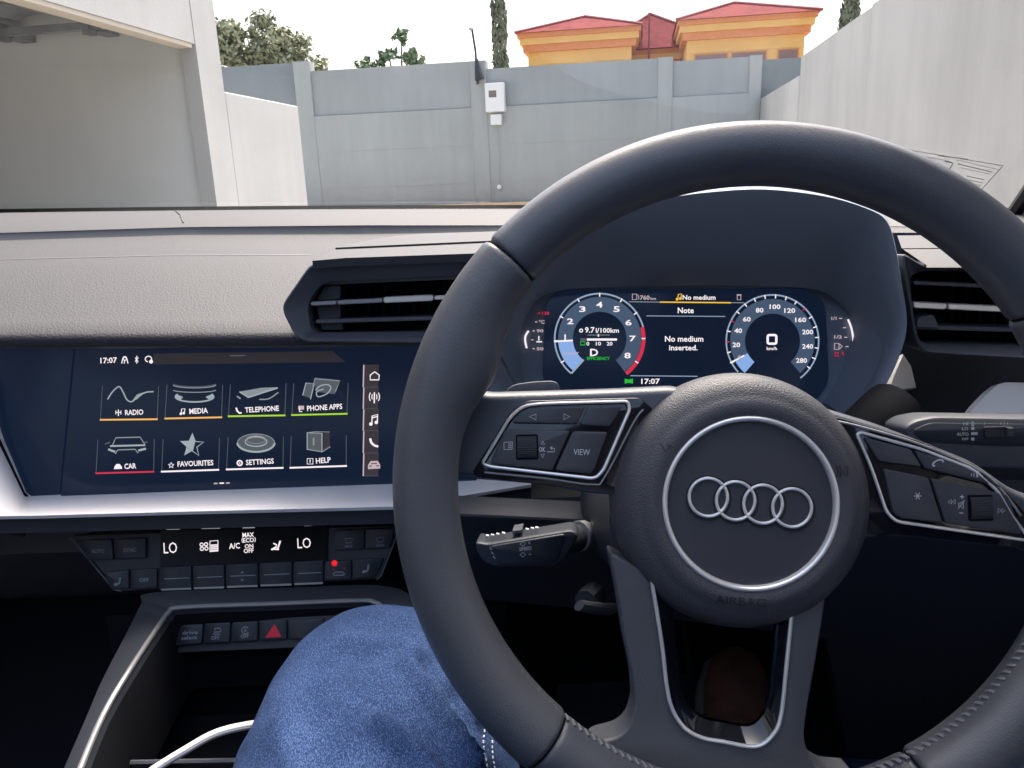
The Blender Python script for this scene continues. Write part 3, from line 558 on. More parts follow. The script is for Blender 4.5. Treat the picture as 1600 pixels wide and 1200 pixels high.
# silver trim under the screen, wrapping up at the passenger side, and its driver-side end
tt = [(-330, 600, .59), (-60, 575, .61), (-2, 688, .612), (37, 772, .605), (44, 778, .604), (300, 770.5, .604), (621, 762, .605), (830, 745, .62)]
tb = [(-330, 840, .530), (-60, 811, .543), (-2, 806.5, .545), (37, 806, .546), (44, 806, .546), (300, 799, .548), (621, 791.5, .552), (830, 757, .61)]
def denser(L, n=6):
    out = []
    for a, b in zip(L, L[1:]):
        for k in range(n): out.append(tuple(lerp(p, q, k / n) for p, q in zip(a, b)))
    return out + [L[-1]]
T0 = [aty(*p) for p in denser(tt)]; T1 = [aty(*p) for p in denser(tb)]
mb = MB(); grid(mb, [[p + Vector((0, .02, .0)) for p in T0], T0, [a.lerp(b, .5) + Vector((0, -.0002, .0002)) for a, b in zip(T0, T1)], T1, [p + Vector((0, .001, -.003)) for p in T1], [p + Vector((0, .006, -.004)) for p in T1]], M['alu']); mb.build('trim_strip', dash, 50)
mb = MB(); tube(mb, [p + Vector((0, -.001, .0012)) for p in T0[6:24]], .0018, M['groove'], 6); mb.build('trim_gap', dash)
def quadstrip(name, pts, y, y2, m):
    mb = MB(); fr_ = Frame(aty(*pts[0], y), (0, -.9, .43)); prism(mb, fr_, pxuv(fr_, pts), -.01, 0, m, .001); return mb.build(name, dash)
quadstrip('trim_strip', [(1515, 646), (1526, 632), (1545, 612), (1560, 600), (1572, 597), (1720, 600), (1720, 660)], .60, .6, M['alu'])
quadstrip('trim_strip', [(1388, 612), (1396, 588), (1411, 553), (1424, 572), (1432, 606)], .68, .6, M['alu'])
# band under the trim
Z1 = [p + Vector((0, .005, -.0045)) for p in T1]; Z2 = [p + Vector((0, .028, -.026)) for p in T1]
mb = MB(); grid(mb, [Z1, [p + Vector((0, -.0005, -.012)) for p in Z1], Z2, [p + Vector((0, .05, -.002)) for p in Z2]], M['cdark']); mb.build('lower_band', dash, 40)
# lower dash: passenger side to driver side, running down and away into the footwells
Lx = [-1.04, -.7, -.45, -.30, -.1, 0, .1, .25, .45, .62]
def yl(x): return .600 if x < .03 else .60
mb = MB(); grid(mb, [[Vector((x, yl(x) + dy, z)) for x in Lx] for dy, z in ((.02, .93), (.012, .90), (.05, .84), (.15, .78), (.30, .75), (.60, .75))], M['dark']); mb.build('lower_panel', dash, 40)
mb = MB(); gl = [aty(*p) for p in ((-60, 826, .602), (0, 832, .604), (38, 836, .604))]; tube(mb, smooth_path(gl, 5), .0018, M['cdark'], 6); mb.build('glovebox_edge', dash)
# climate panel
KF = Frame(aty(370, 873, .578), (0, -.93, .36))
mb = MB(); prism(mb, KF, rounded(pxuv(KF, [(108, 836), (626, 820), (592, 906), (182, 925)]), .004, 4), -.05, -.002, M['dark'], .002); cl = mb.build('climate_panel', dash)
for e_ in ([(110, 840), (178, 921), (190, 924)], [(626, 823), (595, 900), (588, 906)]): mb = MB(); stroke(mb, KF, e_, 2.2, M['mid'], -.0005); mb.build('panel_edge', cl, 0)
mb = MB(); prism(mb, KF, pxuv(KF, [(250, 829), (512, 821), (512, 881), (250, 890)]), -.01, -.0005, M['bglass'], .0005)
H_ = .0001
for s_, a, b_, h_ in (('LO', (256, 865), (277, 864), 17), ('LO', (465, 857), (486, 856), 16), ('A/C', (358, 858), (375, 857), 9), ('MAX', (379, 840), (397, 839), 7.5), ('ECO', (380, 848), (397, 847), 7), ('ON', (382.5, 857), (396, 856), 6.5), ('OFF', (381, 864.5), (396.5, 863.5), 7)): text(mb, KF, s_, a, b_, h_, M['white'], H_, bold=s_ != 'LO')
stroke(mb, KF, [(379, 840.5), (377.8, 844), (379, 848)], 1, W_, H_); stroke(mb, KF, [(398, 839.5), (399.2, 843), (398, 847)], 1, W_, H_)
for cx, cy in ((315, 851), (322, 850.5), (315.5, 857.5), (322.5, 857)): stroke(mb, KF, arc(cx, cy, 2.6, 2.6, 0, 360, 10), 1.5, W_, H_)
stroke(mb, KF, [(328, 862), (328, 845.5), (340.5, 844.5), (340.5, 861)], 1.5, W_, H_, closed=True)
for i in range(4): stroke(mb, KF, [(329, 852 + i * 2.9), (340, 851.4 + i * 2.9)], 2.0, W_, H_)
stroke(mb, KF, [(424, 859), (431, 855), (434, 857), (438, 845)], 2.8, W_, H_); stroke(mb, KF, [(427, 849), (432, 851), (431, 855)], 2.0, W_, H_); stroke(mb, KF, [(424, 858), (436, 858.5)], 2.0, W_, H_)
for x0, x1, y in ((260, 281, 825.2), (315, 344, 823.8), (379, 398, 823.0), (475, 487, 819.5)): stroke(mb, KF, [(x0, y + 1.5), (x1, y + 1)], 2.2, M['grey'], .0002)
mb.build('climate_display', cl, 30)
def key(pts, fn=None, name='button', parent=cl, fr=KF, h0=-.006, h1=.001, m='dbutton', bev=.0008, rr=.0012, label=None):
    mb = MB(); prism(mb, fr, rounded(pxuv(fr, pts), rr, 3), h0, h1, M[m], bev)
    if fn: fn(mb, h1 + .0003)
    o = mb.build(name, parent, 40)
    if label: o['label'] = label
    return o
dp = M['dprint']
key([(120, 844), (175, 842), (178, 874), (139, 876)], lambda b, h: text(b, KF, 'AUTO', (142.5, 864.5), (163, 864), 6.5, dp, h), label='AUTO button')
key([(178, 842), (228.5, 840), (228.5, 872), (180, 874)], lambda b, h: text(b, KF, 'SYNC', (193, 863), (213, 862), 6.5, dp, h), label='SYNC button')
def demist(x, y, s_):
    def f(b, h): stroke(b, KF, [(x - 6, y - 2), (x + 6, y - 3), (x + 4, y + 4), (x - 4, y + 4.5)], 1.4, dp, h, closed=True); text(b, KF, s_, (x - 6, y + 12), (x + 6, y + 11.5), 4.5, dp, h)
    return f
key([(522, 828), (569, 826.5), (569, 858), (522, 860)], demist(545, 844, 'MAX')); key([(572, 826), (618, 825), (609, 856), (572, 858)], demist(594, 842.5, 'REAR'))
def seatheat(x, y):
    def f(b, h): stroke(b, KF, [(x + 5, y - 8), (x + 3.5, y + 1), (x - 1, y + 4), (x - 5, y + 4)], 2.6, M['print'] if x > 1e6 else dp, h); stroke(b, KF, [(x - 4, y + 2), (x + 1, y + 2)], 2.5, dp, h)
    return f
key([(163, 894), (202, 890), (202, 920), (173, 920)], seatheat(183, 910)); key([(205, 890), (246, 888), (246, 919), (205, 920)], lambda b, h: text(b, KF, 'OFF', (217.5, 909.5), (232.5, 909), 6, dp, h), label='OFF button')
xs = [250, 301, 352.5, 405, 458, 507]
for i in range(5):
    a, b_ = xs[i] + 1, xs[i + 1] - 1.5
    def f(mb, h, a=a, b_=b_, i=i):
        ym = 904.5 - i * 2.1
        stroke(mb, KF, [(a + 6, ym), (b_ - 4, ym - 1.5)], 1.3, dp, h)
        if i == 2:
            for dy, s_ in ((-6, -1), (6, 1)): fill(mb, KF, [((a + b_) / 2 - 3, ym + dy - s_), ((a + b_) / 2 + 3, ym + dy - s_), ((a + b_) / 2, ym + dy + 2 * s_)], dp, h)
        stroke(mb, KF, [(a + 1, 921.5 - i * 2.2), (b_ - 1, 919.8 - i * 2.2)], 3.0, M['greymetal'], h)
    key([(a, 886 - i * 2.2), (b_, 884 - i * 2.2), (b_, 921 - i * 2.4), (a, 923 - i * 2.4)], f, 'toggle_switch', bev=.0012)
def recirc(b, h):
    sector(b, KF, 522.5, 880, 0, 4.6, 0, 360, M['redlamp'], h, 20); stroke(b, KF, [(520, 897.5), (524, 894), (534, 893.5), (539, 897)], 1.6, dp, h); stroke(b, KF, [(521, 899), (538, 898.5)], 1.6, dp, h); sector(b, KF, 538, 888, 0, 1.5, 0, 360, M['hazard'], h, 8); sector(b, KF, 521, 890, 0, 1.3, 0, 360, M['hazard'], h, 8)
key([(508, 877), (549, 875), (549, 905), (508, 907)], recirc, label='air recirculation button with red light'); key([(552, 874), (600, 872), (586, 902), (552, 904)], seatheat(571, 890))

# centre vent pod
def vent(name, fr, outer, inner, depth, slats, bar, vanes, mb_extra=None, mouth='mid'):
    root = None; mb = MB(); uo = rounded(pxuv(fr, outer), .008, 5); ui = rounded(pxuv(fr, inner), .012, 5)
    if area2(uo) < 0: uo = uo[::-1]
    if area2(ui) < 0: ui = ui[::-1]
    W3 = lambda L, h: [fr.w(u, v, h) for u, v in L]
    uo2 = inset(uo, .003)
    grid(mb, [W3(uo, -depth), W3(uo, -.003), W3(inset(uo, .0008), -.0008), W3(uo2, 0), W3(ui, -.010), W3(ui, -depth * .8)], M[mouth], closed_u=True); mb.add(W3(ui, -depth * .78), [tuple(range(len(ui)))], M['groove']); root = mb.build(name, dash, 40)
    for (a, b_, th, h, m) in slats:
        mb = MB(); p, q = fr.uv(*a), fr.uv(*b_); hv = th / 2
        prism(mb, fr, rounded([(p[0], p[1] - hv), (q[0], q[1] - hv), (q[0], q[1] + hv), (p[0], p[1] + hv)], hv * .9, 3), h - .025, h, M[m], hv * .6); mb.build('slat', root)
    for (a, b_, th, h, m) in bar:
        mb = MB(); p, q = fr.uv(*a), fr.uv(*b_); hv = th / 2
        prism(mb, fr, rounded([(p[0], p[1] - hv), (q[0], q[1] - hv), (q[0], q[1] + hv), (p[0], p[1] + hv)], hv * .8, 3), h - .01, h, M[m], hv * .7); mb.build('trim_bar', root)
    for x, y0, y1 in vanes:
        mb = MB(); p, q = fr.uv(x, y0, -.03), fr.uv(x - 2, y1, -.03); prism(mb, fr, [(p[0] - .0012, p[1]), (p[0] + .0012, p[1]), (q[0] + .0012, q[1]), (q[0] - .0012, q[1])], -.058, -.042, M['groove'], .0005); mb.build('vane', root)
    return root
PF = Frame(aty(590, 470, .572), (.0, -.985, .10))
vent('air_vent', PF, [(437, 480), (486, 409), (795, 397), (795, 539), (477, 535), (459, 524)], [(474, 476), (497, 441), (785, 427.5), (785, 521), (486, 523.5), (479, 512)], .075,
     [((497, 443), (784, 431), .0030, -.014, 'mid'), ((486, 505), (784, 496.5), .0030, -.014, 'mid')],
     [((480, 476), (521, 474), .0030, -.010, 'greymetal'), ((522.5, 474), (594, 470.5), .0034, -.010, 'greymetal'), ((595.5, 470), (675, 466.5), .0048, -.009, 'chrome'), ((676.5, 466.5), (784, 461.5), .0032, -.010, 'chrome')],
     [(x, 432, 515) for x in range(525, 775, 24)])
for pts in ([(483, 479), (523, 477), (524, 501), (489, 503)], [(489, 508), (526, 506), (527, 519), (493, 520)], [(497, 447), (523, 446), (523, 470), (484, 472)]):
    mb = MB(); prism(mb, PF, rounded(pxuv(PF, pts), .002), -.04, -.020, M['cdark'], .001); mb.build('vent_blank', dash)
rows_px = [[(488, 407.5), (540, 403), (640, 399.5), (740, 396), (790, 394)], [(489, 406.5), (540, 401.5), (640, 398), (740, 394.5), (790, 392.5)], [(523, 390), (560, 388.5), (640, 385), (740, 380.5), (790, 378)]]
cover = [[aty(x, y, d) for x, y in r_] for r_, d in zip(rows_px, (.571, .576, .632))]
mb = MB(); grid(mb, [resample(r_, 24) for r_ in [[p + Vector((0, 0, -.006)) for p in cover[0]]] + cover], M['deck']); mb.build('vent_cover', dash, 60)
r2 = [[aty(x, y, d) for x, y in r_] for r_, d in (([(524, 387), (560, 385.3), (640, 381.7), (740, 377.3), (790, 375)], .636), ([(575, 375), (610, 372), (660, 369), (750, 366), (800, 364)], .70), ([(620, 368), (650, 366), (690, 364), (760, 362), (810, 360)], .76))]
mb = MB(); grid(mb, [[p + Vector((0, 0, -.012)) for p in resample(r2[0], 24)]] + [resample(r_, 24) for r_ in r2] + [[p + Vector((0, .03, -.02)) for p in resample(r2[2], 24)]], M['deck']); mb.build('vent_cover', dash, 60)
# driver-side vent pod
RF = Frame(aty(1500, 480, .60), (-.12, -.98, .08))
vent('air_vent', RF, [(1408, 392), (1449, 417), (1760, 416), (1760, 572), (1440, 552), (1428, 520)], [(1430, 430), (1452, 424), (1740, 426), (1740, 548), (1442, 541), (1432, 480)], .08,
     [((1437, 443), (1730, 456), .0032, -.012, 'mid'), ((1439, 514), (1730, 522), .0036, -.012, 'mid')], [((1431, 477.5), (1484, 480), .0052, -.005, 'chrome'), ((1486, 480), (1700, 490), .0050, -.005, 'chrome')], [(x, 430, 540) for x in range(1500, 1720, 22)])
mb = MB(); prism(mb, RF, rounded(pxuv(RF, [(1440, 498), (1466, 492), (1476, 516), (1437, 514)]), .003), -.03, -.008, M['mid'], .002); mb.build('vent_wheel', dash)
rr = [[aty(x, y, d) for x, y in r_] for r_, d in (([(1447, 418), (1560, 418), (1760, 420)], .598), ([(1448, 414.5), (1560, 414), (1760, 416)], .602), ([(1411, 389.5), (1560, 388), (1760, 390)], .66))]
mb = MB(); grid(mb, [resample(r_, 16) for r_ in rr], M['deck']); mb.build('vent_cover', dash, 60)
rr = [[aty(x, y, d) for x, y in r_] for r_, d in (([(1409, 388), (1560, 386.5), (1760, 388)], .662), ([(1402, 368), (1560, 366), (1760, 368)], .80))]
mb = MB(); grid(mb, [[p + Vector((0, 0, -.01)) for p in resample(rr[0], 16)]] + [resample(r_, 16) for r_ in rr], M['deck']); mb.build('vent_cover', dash, 60)

# instrument hood
HF = [(770, 650), (757, 575), (790, 480), (870, 385), (955, 328), (1040, 304), (1120, 293), (1200, 290), (1290, 301), (1355, 320), (1390, 341), (1405, 385), (1414, 440), (1423, 505), (1410, 560), (1380, 620), (1345, 665)]
HI = [(848, 650), (818, 590), (813, 525), (836, 472), (880, 453), (960, 448), (1040, 447), (1120, 446), (1200, 447), (1262, 450), (1302, 463), (1331, 490), (1346, 520), (1350, 560), (1340, 595), (1318, 625), (1290, 655)]
F0 = smooth_path([aty(x, y, .60) for x, y in HF], 4); I0 = smooth_path([aty(x, y, .695) for x, y in HI], 4); cen = Vector((.165, .6, 1.08))
def outw(p, d): q = p - cen; q.y = 0; return p + q.normalized() * d
rows = [[outw(p, -.012) + Vector((0, .36, -.004)) for p in F0], [outw(p, .004) + Vector((0, .10, -.003)) for p in F0], [outw(p, .003) + Vector((0, .02, 0)) for p in F0], [outw(p, .0) + Vector((0, .006, 0)) for p in F0], [outw(p, -.003) for p in F0], [outw(p, -.007) + Vector((0, .003, 0)) for p in F0],
        [outw(p, -.009).lerp(i, .30) + Vector((0, .002, 0)) for p, i in zip(F0, I0)], [outw(p, -.006).lerp(i, .65) for p, i in zip(F0, I0)], I0, [p + Vector((0, .02, 0)) for p in I0]]
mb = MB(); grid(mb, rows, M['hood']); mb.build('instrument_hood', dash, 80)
CF = Frame(aty(1075, 535, .70), (0, -.955, .296))
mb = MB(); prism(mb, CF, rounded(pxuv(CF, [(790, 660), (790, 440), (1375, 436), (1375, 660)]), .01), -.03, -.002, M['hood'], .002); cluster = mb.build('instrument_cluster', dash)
mb = MB(); prism(mb, CF, rounded(pxuv(CF, [(868, 640), (848, 600), (852, 470), (880, 453), (1255, 450), (1290, 470), (1296, 600), (1262, 640)]), .012, 6), -.006, 0, M['screen'], .001); mb.build('display_glass', cluster)
csub = lambda fn, name, **kw: sub(fn, name, cluster, **kw)
def tach(b):
    c = (937, 529); sector(b, CF, *c, 42, 65, 231, -53, M['band']); sector(b, CF, *c, 69, 71.5, 231, 15, M['ring'], n=60); sector(b, CF, *c, 65.5, 71.5, 15, -53, M['red'])
    sector(b, CF, *c, 42, 65, 231, 184, M['lightblue'], .0009); stroke(b, CF, [(937 - 71, 533.5), (937 - 42, 532)], 2.6, W_, .0013); stroke(b, CF, [(893, 583), (912, 562)], 3, M['ring'], .0013)
    for q in (183, 150.5, 119, 90, 60.5, 35, 0, -32.5, 212): stroke(b, CF, [(937 + r_ * math.cos(R(q)), 529 - r_ * math.sin(R(q))) for r_ in (65.5, 71.5)], 1.8, W_, .0012)
    for s_, x, y in (('1', 883, 527), ('2', 891, 502), ('3', 910, 483), ('4', 936.5, 476), ('5', 963.5, 483), ('6', 982, 504), ('7', 988.5, 529), ('8', 980.5, 555.5)):
        w = 1.1 if s_ == '1' else 5; text(b, CF, s_, (x - w, y + 4.5), (x + w, y + 4.5), 9, W_, .0014)
    text(b, CF, 'READY', (881, 554.5), (905, 553.5), 3.5, M['pink'], .0014)
csub(tach, 'rev_counter')
def trip(b):
    text(b, CF, '9.7', (914, 520), (929, 520), 9, W_); text(b, CF, 'l/100km', (931, 520), (967, 520), 7.5, W_); stroke(b, CF, arc(908, 516.5, 2.4, 2.4, 0, 360, 10), 1.6, W_)
    stroke(b, CF, [(917, 530.5), (964, 530.5)], 3.4, W_); stroke(b, CF, [(907, 530.5), (916, 530.5)], 3.4, M['dim']); stroke(b, CF, [(918, 523.5), (953, 523.5)], .9, M['grey']); stroke(b, CF, [(935, 522), (935, 526)], 2, W_)
    for s_, x, w in (('0', 918.5, 2.2), ('10', 935, 4), ('20', 952.5, 4.5)): text(b, CF, s_, (x - w, 540), (x + w, 540), 6, W_)
    stroke(b, CF, [(907, 534), (914, 534), (914, 539), (907, 539)], 1.5, M['green'], closed=True); text(b, CF, 'D', (922, 556.5), (934.5, 556.5), 11.5, W_); text(b, CF, 'EFFICIENCY', (917, 562.5), (953, 562.5), 5, M['green'])
csub(trip, 'trip_readout')
def speedo(b):
    c = (1207, 533); sector(b, CF, *c, 43, 66, 229, -49, M['band']); sector(b, CF, *c, 71, 73.4, 222, -53, M['ring'], n=60); sector(b, CF, *c, 43, 66, 229, 206, M['lightblue'], .0009); stroke(b, CF, [(1141, 567), (1163, 555.5)], 2.4, W_, .0013)
    for i in range(19):
        q = 208 - i * (208 + 36) / 18; stroke(b, CF, [(1207 + r_ * math.cos(R(q)), 533 - r_ * math.sin(R(q))) for r_ in (67, 73)], 1.7, W_ if i not in (2, 4, 12) else M['red'], .0012)
    for s_, x, y in (('20', 1150.5, 538.5), ('40', 1153.5, 516.5), ('60', 1167, 498.5), ('80', 1187, 484.5), ('100', 1211, 479), ('120', 1234, 485), ('160', 1251, 499.5), ('200', 1262, 518.5), ('240', 1262, 541), ('280', 1252.5, 563)):
        w = 6 if len(s_) == 2 else 8.5; text(b, CF, s_, (x - w, y + 4), (x + w, y + 4), 7.5, W_, .0014)
    stroke(b, CF, rounded([(1199.5, 523.5), (1213, 523.5), (1213, 537), (1199.5, 537)], 3), 3.6, W_, .0008, closed=True); text(b, CF, 'km/h', (1198, 547), (1214, 547), 5, W_); text(b, CF, '0', (1153, 561), (1158, 561), 6, M['pink'], .0015)
csub(speedo, 'speedometer')
def infox(b):
    text(b, CF, 'No medium', (1066.5, 468.5), (1118, 468.5), 7.5, W_); text(b, CF, 'Note', (1059, 489.5), (1084, 489.5), 9, W_); text(b, CF, 'No medium', (1039, 534), (1099, 534), 9, W_); text(b, CF, 'inserted.', (1045.5, 547.5), (1090, 547.5), 8.5, W_)
    text(b, CF, '760', (1000, 468.5), (1015, 468.5), 7, M['pink']); text(b, CF, 'km', (1016.5, 468.5), (1025, 468.5), 4, M['pink']); stroke(b, CF, rect(988, 459.5, 995, 468), 1.2, M['pink'], closed=True); stroke(b, CF, [(996, 461), (998, 463), (998, 468)], 1, M['pink'])
    stroke(b, CF, [(1059, 467), (1060, 460), (1065, 459), (1064, 466)], 1.6, M['yellow']); sector(b, CF, 1058, 467.5, 0, 2.3, 0, 360, M['yellow'], n=10); sector(b, CF, 1063, 466.5, 0, 2.3, 0, 360, M['yellow'], n=10)
    stroke(b, CF, [(983, 471.5), (1031, 472)], 1.2, M['grey']); stroke(b, CF, [(1031, 472), (1142, 473)], 2.0, M['yellow'], .0008); stroke(b, CF, [(1142, 473), (1163, 473)], 1.2, M['grey']); stroke(b, CF, [(1010, 493.5), (1133, 494.5)], 1.2, M['ring']); stroke(b, CF, [(985, 587), (1090, 588)], 1.3, M['ring'])
    stroke(b, CF, rect(1152, 461.5, 1157.5, 468.5), 1.2, M['pink'], closed=True); stroke(b, CF, [(1151, 460.5), (1158.5, 460.5)], 1.2, M['pink'])
csub(infox, 'message_area')
csub(lambda b: (text(b, CF, '17:07', (1002, 600), (1031, 600), 8.5, W_), fill(b, CF, [(976, 591.5), (982, 593), (989, 591.5), (989, 599.5), (982, 598), (976, 599.5)], M['green'])), 'clock')
def temp(b):
    stroke(b, CF, [(826, 517), (821.5, 524), (820.5, 532), (823, 544)], 3.0, W_, .001, sm=4); text(b, CF, '130', (847, 492), (858, 492), 5, M['red']); stroke(b, CF, [(840, 489.5), (844, 489.5)], 1.4, M['red'])
    for y, x in ((503, 836), (517, 832), (531, 830), (545, 832)): stroke(b, CF, [(x, y), (x + 3.5, y)], 1.5, M['pink'])
    text(b, CF, '°C', (842, 506), (851, 506), 6, M['pink']); text(b, CF, '90', (838.5, 519.5), (849, 519.5), 5, M['pink']); text(b, CF, '50', (838.5, 547.5), (849, 547.5), 5, M['pink']); stroke(b, CF, [(842, 525), (842, 532)], 1.6, W_); stroke(b, CF, [(838, 534), (847, 534)], 1.8, W_)
csub(temp, 'temperature_gauge')
def fuel(b):
    stroke(b, CF, [(1325, 499), (1330, 512), (1333, 528), (1332.5, 542), (1329, 555)], 3.0, W_, .001, sm=4); text(b, CF, '1/1', (1299, 500), (1307, 500), 5, M['pink']); text(b, CF, '1/2', (1303.5, 529), (1315.5, 529), 5, M['pink'])
    for x, y in ((1311, 497.5), (1317, 512), (1319, 527), (1321, 541.5)): stroke(b, CF, [(x, y), (x + 5, y)], 1.5, M['pink'])
    stroke(b, CF, rect(1304, 536.5, 1311, 546), 1.4, M['pink'], closed=True); stroke(b, CF, [(1312, 538), (1316, 541), (1312, 545)], 1.4, M['pink']); stroke(b, CF, rect(1305, 551, 1309.5, 556.5), 1.3, M['red'], closed=True); stroke(b, CF, [(1316, 549.5), (1318.5, 555.5)], 1.4, M['red'])
csub(fuel, 'fuel_gauge')
mb = MB(); fr_ = Frame(aty(1480, 600, .72), (-.1, -.97, .1)); prism(mb, fr_, pxuv(fr_, [(1180, 520), (1900, 520), (1900, 900), (1180, 900)]), -.02, 0, M['dark'], .002); mb.build('side_panel', dash)
# knee panel crease and small trim between hood and vent on the passenger side
mb = MB(); tube(mb, [aty(1345, 850, .585), aty(1422, 866, .59), aty(1500, 870, .60), aty(1640, 877, .60)], .0022, M['mid'], 6); mb.build('knee_panel_crease', dash)
mb = MB(); fr_ = Frame(aty(1000, 900, .57), (0, -.93, -.36)); prism(mb, fr_, pxuv(fr_, [(640, 800), (1750, 850), (1750, 1260), (1330, 1220), (1290, 1000), (980, 960), (660, 930)]), -.02, 0, M['dark'], .004); mb.build('knee_panel', dash)
mb = MB(); tube(mb, [aty(747, 592, .60), aty(774, 541, .60), aty(805, 600, .60)], .0016, M['mid'], 6); mb.build('bezel_edge', dash)
# ------------------------------------------------------------------ steering column, stalks, console
WC = Vector((.1218, .3628, 1.0458)); WT, WY = .2938, -.0503
WN = Vector((math.sin(WY), -math.cos(WT) * math.cos(WY), math.sin(WT))).normalized(); WF = Frame(WC, WN)
colm = thing('steering_column', WF.w(0, -.02, -.2), 'dark steering column shroud behind the wheel hub', 'steering column')
mb = MB(); ca = WF.uv(1120, 810, -.06)
rows = []
for h, r_, dv in ((-.045, .045, 0), (-.052, .060, 0), (-.12, .066, -.006), (-.22, .070, -.012)):
    rows.append([WF.w(ca[0] + .004 + r_ * 1.12 * math.cos(q * math.pi / 18), ca[1] + dv + r_ * .98 * math.sin(q * math.pi / 18), h) for q in range(36)])
grid(mb, rows, M['dark'], closed_u=True); mb.add(rows[0], [tuple(range(36))], M['dark']); mb.build('shroud', colm, 50)
mb = MB(); tube(mb, smooth_path([aty(955, 952, .46), aty(928, 950, .45), aty(905, 946, .445)], 5), lambda a: .0065 - .001 * a, M['mid'], 10, flat=.6); mb.build('adjuster_lever', colm)
mb = MB(); tube(mb, [aty(930, 925, .47), aty(915, 940, .455)], .008, M['dark'], 8); mb.build('lever_mount', colm)

st = thing('indicator_stalk', aty(900, 835, .48), 'left column stalk with cruise SPEED markings behind the wheel', 'stalk')
LF = Frame(aty(820, 855, .462), (-.10, -.97, .16))
mb = MB(); prism(mb, LF, rounded(pxuv(LF, [(742, 846), (762, 850), (893, 828), (905, 836), (884, 872), (868, 885), (778, 887), (756, 880), (744, 862)]), .003, 3), -.020, 0, M['dark'], .003, 3); lb = mb.build('body', st)
mb = MB(); prism(mb, LF, rounded(pxuv(LF, [(764, 853), (884, 833), (872, 876), (862, 881), (782, 882)]), .003, 3), -.002, .0012, M['dbutton'], .0012); 
for s_, a, b_, h_ in (('SPEED', (811.5, 861), (831, 859), 5.5), ('+', (825, 850.5), (829, 850), 4), ('-', (826, 867), (830, 866.6), 1.2)): text(mb, LF, s_, a, b_, h_, M['print'], .0016)
for cy in (850, 867): stroke(mb, LF, [(812.5, cy), (817, cy - 4), (821.5, cy - .6), (817, cy + 3.4)], 1.3, M['print'], .0016, closed=True)
for y in (855, 862, 869): stroke(mb, LF, [(765 + (y - 855) * .4, y), (768 + (y - 855) * .4, y + 4)], 1.4, M['print'], .0016)
mb.build('front_face', lb, 40)
TFo = LF.w(*LF.uv(820, 842, 0), -.0015); TF = Frame(LF.pw(818, 841, -.001) + LF.ey * .0008, LF.ey + LF.n * .06, Vector((0, 1, 0)))
mb = MB()
u0 = [LF.pw(x, y, -.010) for x, y in ((760, 849), (800, 843), (850, 835))]
for i, (x, y) in enumerate(((762, 846), (770, 845), (778, 843.5), (787, 842), (824, 836), (832, 834.5), (839, 833.5))):
    for k in range(2):
        c = LF.pw(x, y + 1, -.007 - k * .0055) + LF.ey * .0046; s_ = .0008; box(mb, (-s_ * 1.3, -s_ * 1.2, -.0002), (s_ * 1.3, s_ * 1.2, .0002), M['print'], Matrix.Translation(c) @ Matrix.Rotation(.17, 4, 'Y'))
mb.build('top_markings', lb, 0)
mb = MB(); prism(mb, LF, [(LF.uv(800, 842)[0], LF.uv(800, 838)[1]), (LF.uv(815, 842)[0], LF.uv(815, 836)[1]), (LF.uv(815, 842)[0], LF.uv(815, 830)[1]), (LF.uv(800, 842)[0], LF.uv(800, 832)[1])], -.018, -.004, M['mid'], .001); mb.build('set_button', lb)
mb = MB(); tube(mb, [aty(880, 846, .475), aty(905, 838, .485), aty(928, 832, .50)], lambda a: .011 - .003 * a, M['dark'], 12); tube(mb, [aty(903, 838, .482), aty(912, 836, .487)], .0105, M['greymetal'], 14); mb.build('stem', st)

st = thing('wiper_stalk', aty(1500, 680, .49), 'right column stalk with wiper markings and sliding switch', 'stalk')
SFr = Frame(aty(1510, 680, .50), (.02, -.97, .20))
mb = MB(); prism(mb, SFr, rounded(pxuv(SFr, [(1412, 668), (1430, 656), (1462, 650), (1760, 655), (1760, 742), (1470, 730), (1425, 700)]), .005, 4), -.028, 0, M['mid'], .005, 3); sb = mb.build('body', st)
mb = MB(); prism(mb, SFr, rounded(pxuv(SFr, [(1424, 672), (1452, 660), (1740, 664), (1740, 695), (1560, 697), (1440, 690)]), .004, 4), -.003, .0010, M['dark'], .001)
for s_, a, b_, h_ in (('HI', (1505, 664.5), (1513, 664.5), 5), ('LO', (1503, 672.5), (1513, 672.5), 5), ('AUTO', (1495, 681), (1513.5, 681), 5.2), ('OFF', (1503, 688), (1513, 688), 4)): text(mb, SFr, s_, a, b_, h_, M['print'], .0014)
fill(mb, SFr, [(1515, 662.5), (1520, 658), (1525, 662.5), (1522, 662.5), (1522, 666), (1518, 666), (1518, 662.5)], M['print'], .0014)
for y, w in ((669.5, 5), (677.5, 10), (686, 5)): fill(mb, SFr, rect(1517.5, y - 2.2, 1517.5 + w, y + 2.2), M['print'], .0014)
for x in (1538, 1563, 1568, 1573): stroke(mb, SFr, [(x, 663.5), (x + 1.5, 660)], 1.5, M['print'], .0014)
mb.build('front_face', sb, 40)
mb = MB(); prism(mb, SFr, rounded(pxuv(SFr, [(1534, 666), (1578, 665), (1579, 682), (1535, 684)]), .002), 0, .003, M['dbutton'], .001); prism(mb, SFr, pxuv(SFr, [(1566, 667), (1576, 667), (1577, 681), (1567, 681)]), .003, .0055, M['button'], .001); mb.build('slider_switch', sb)
mb = MB()
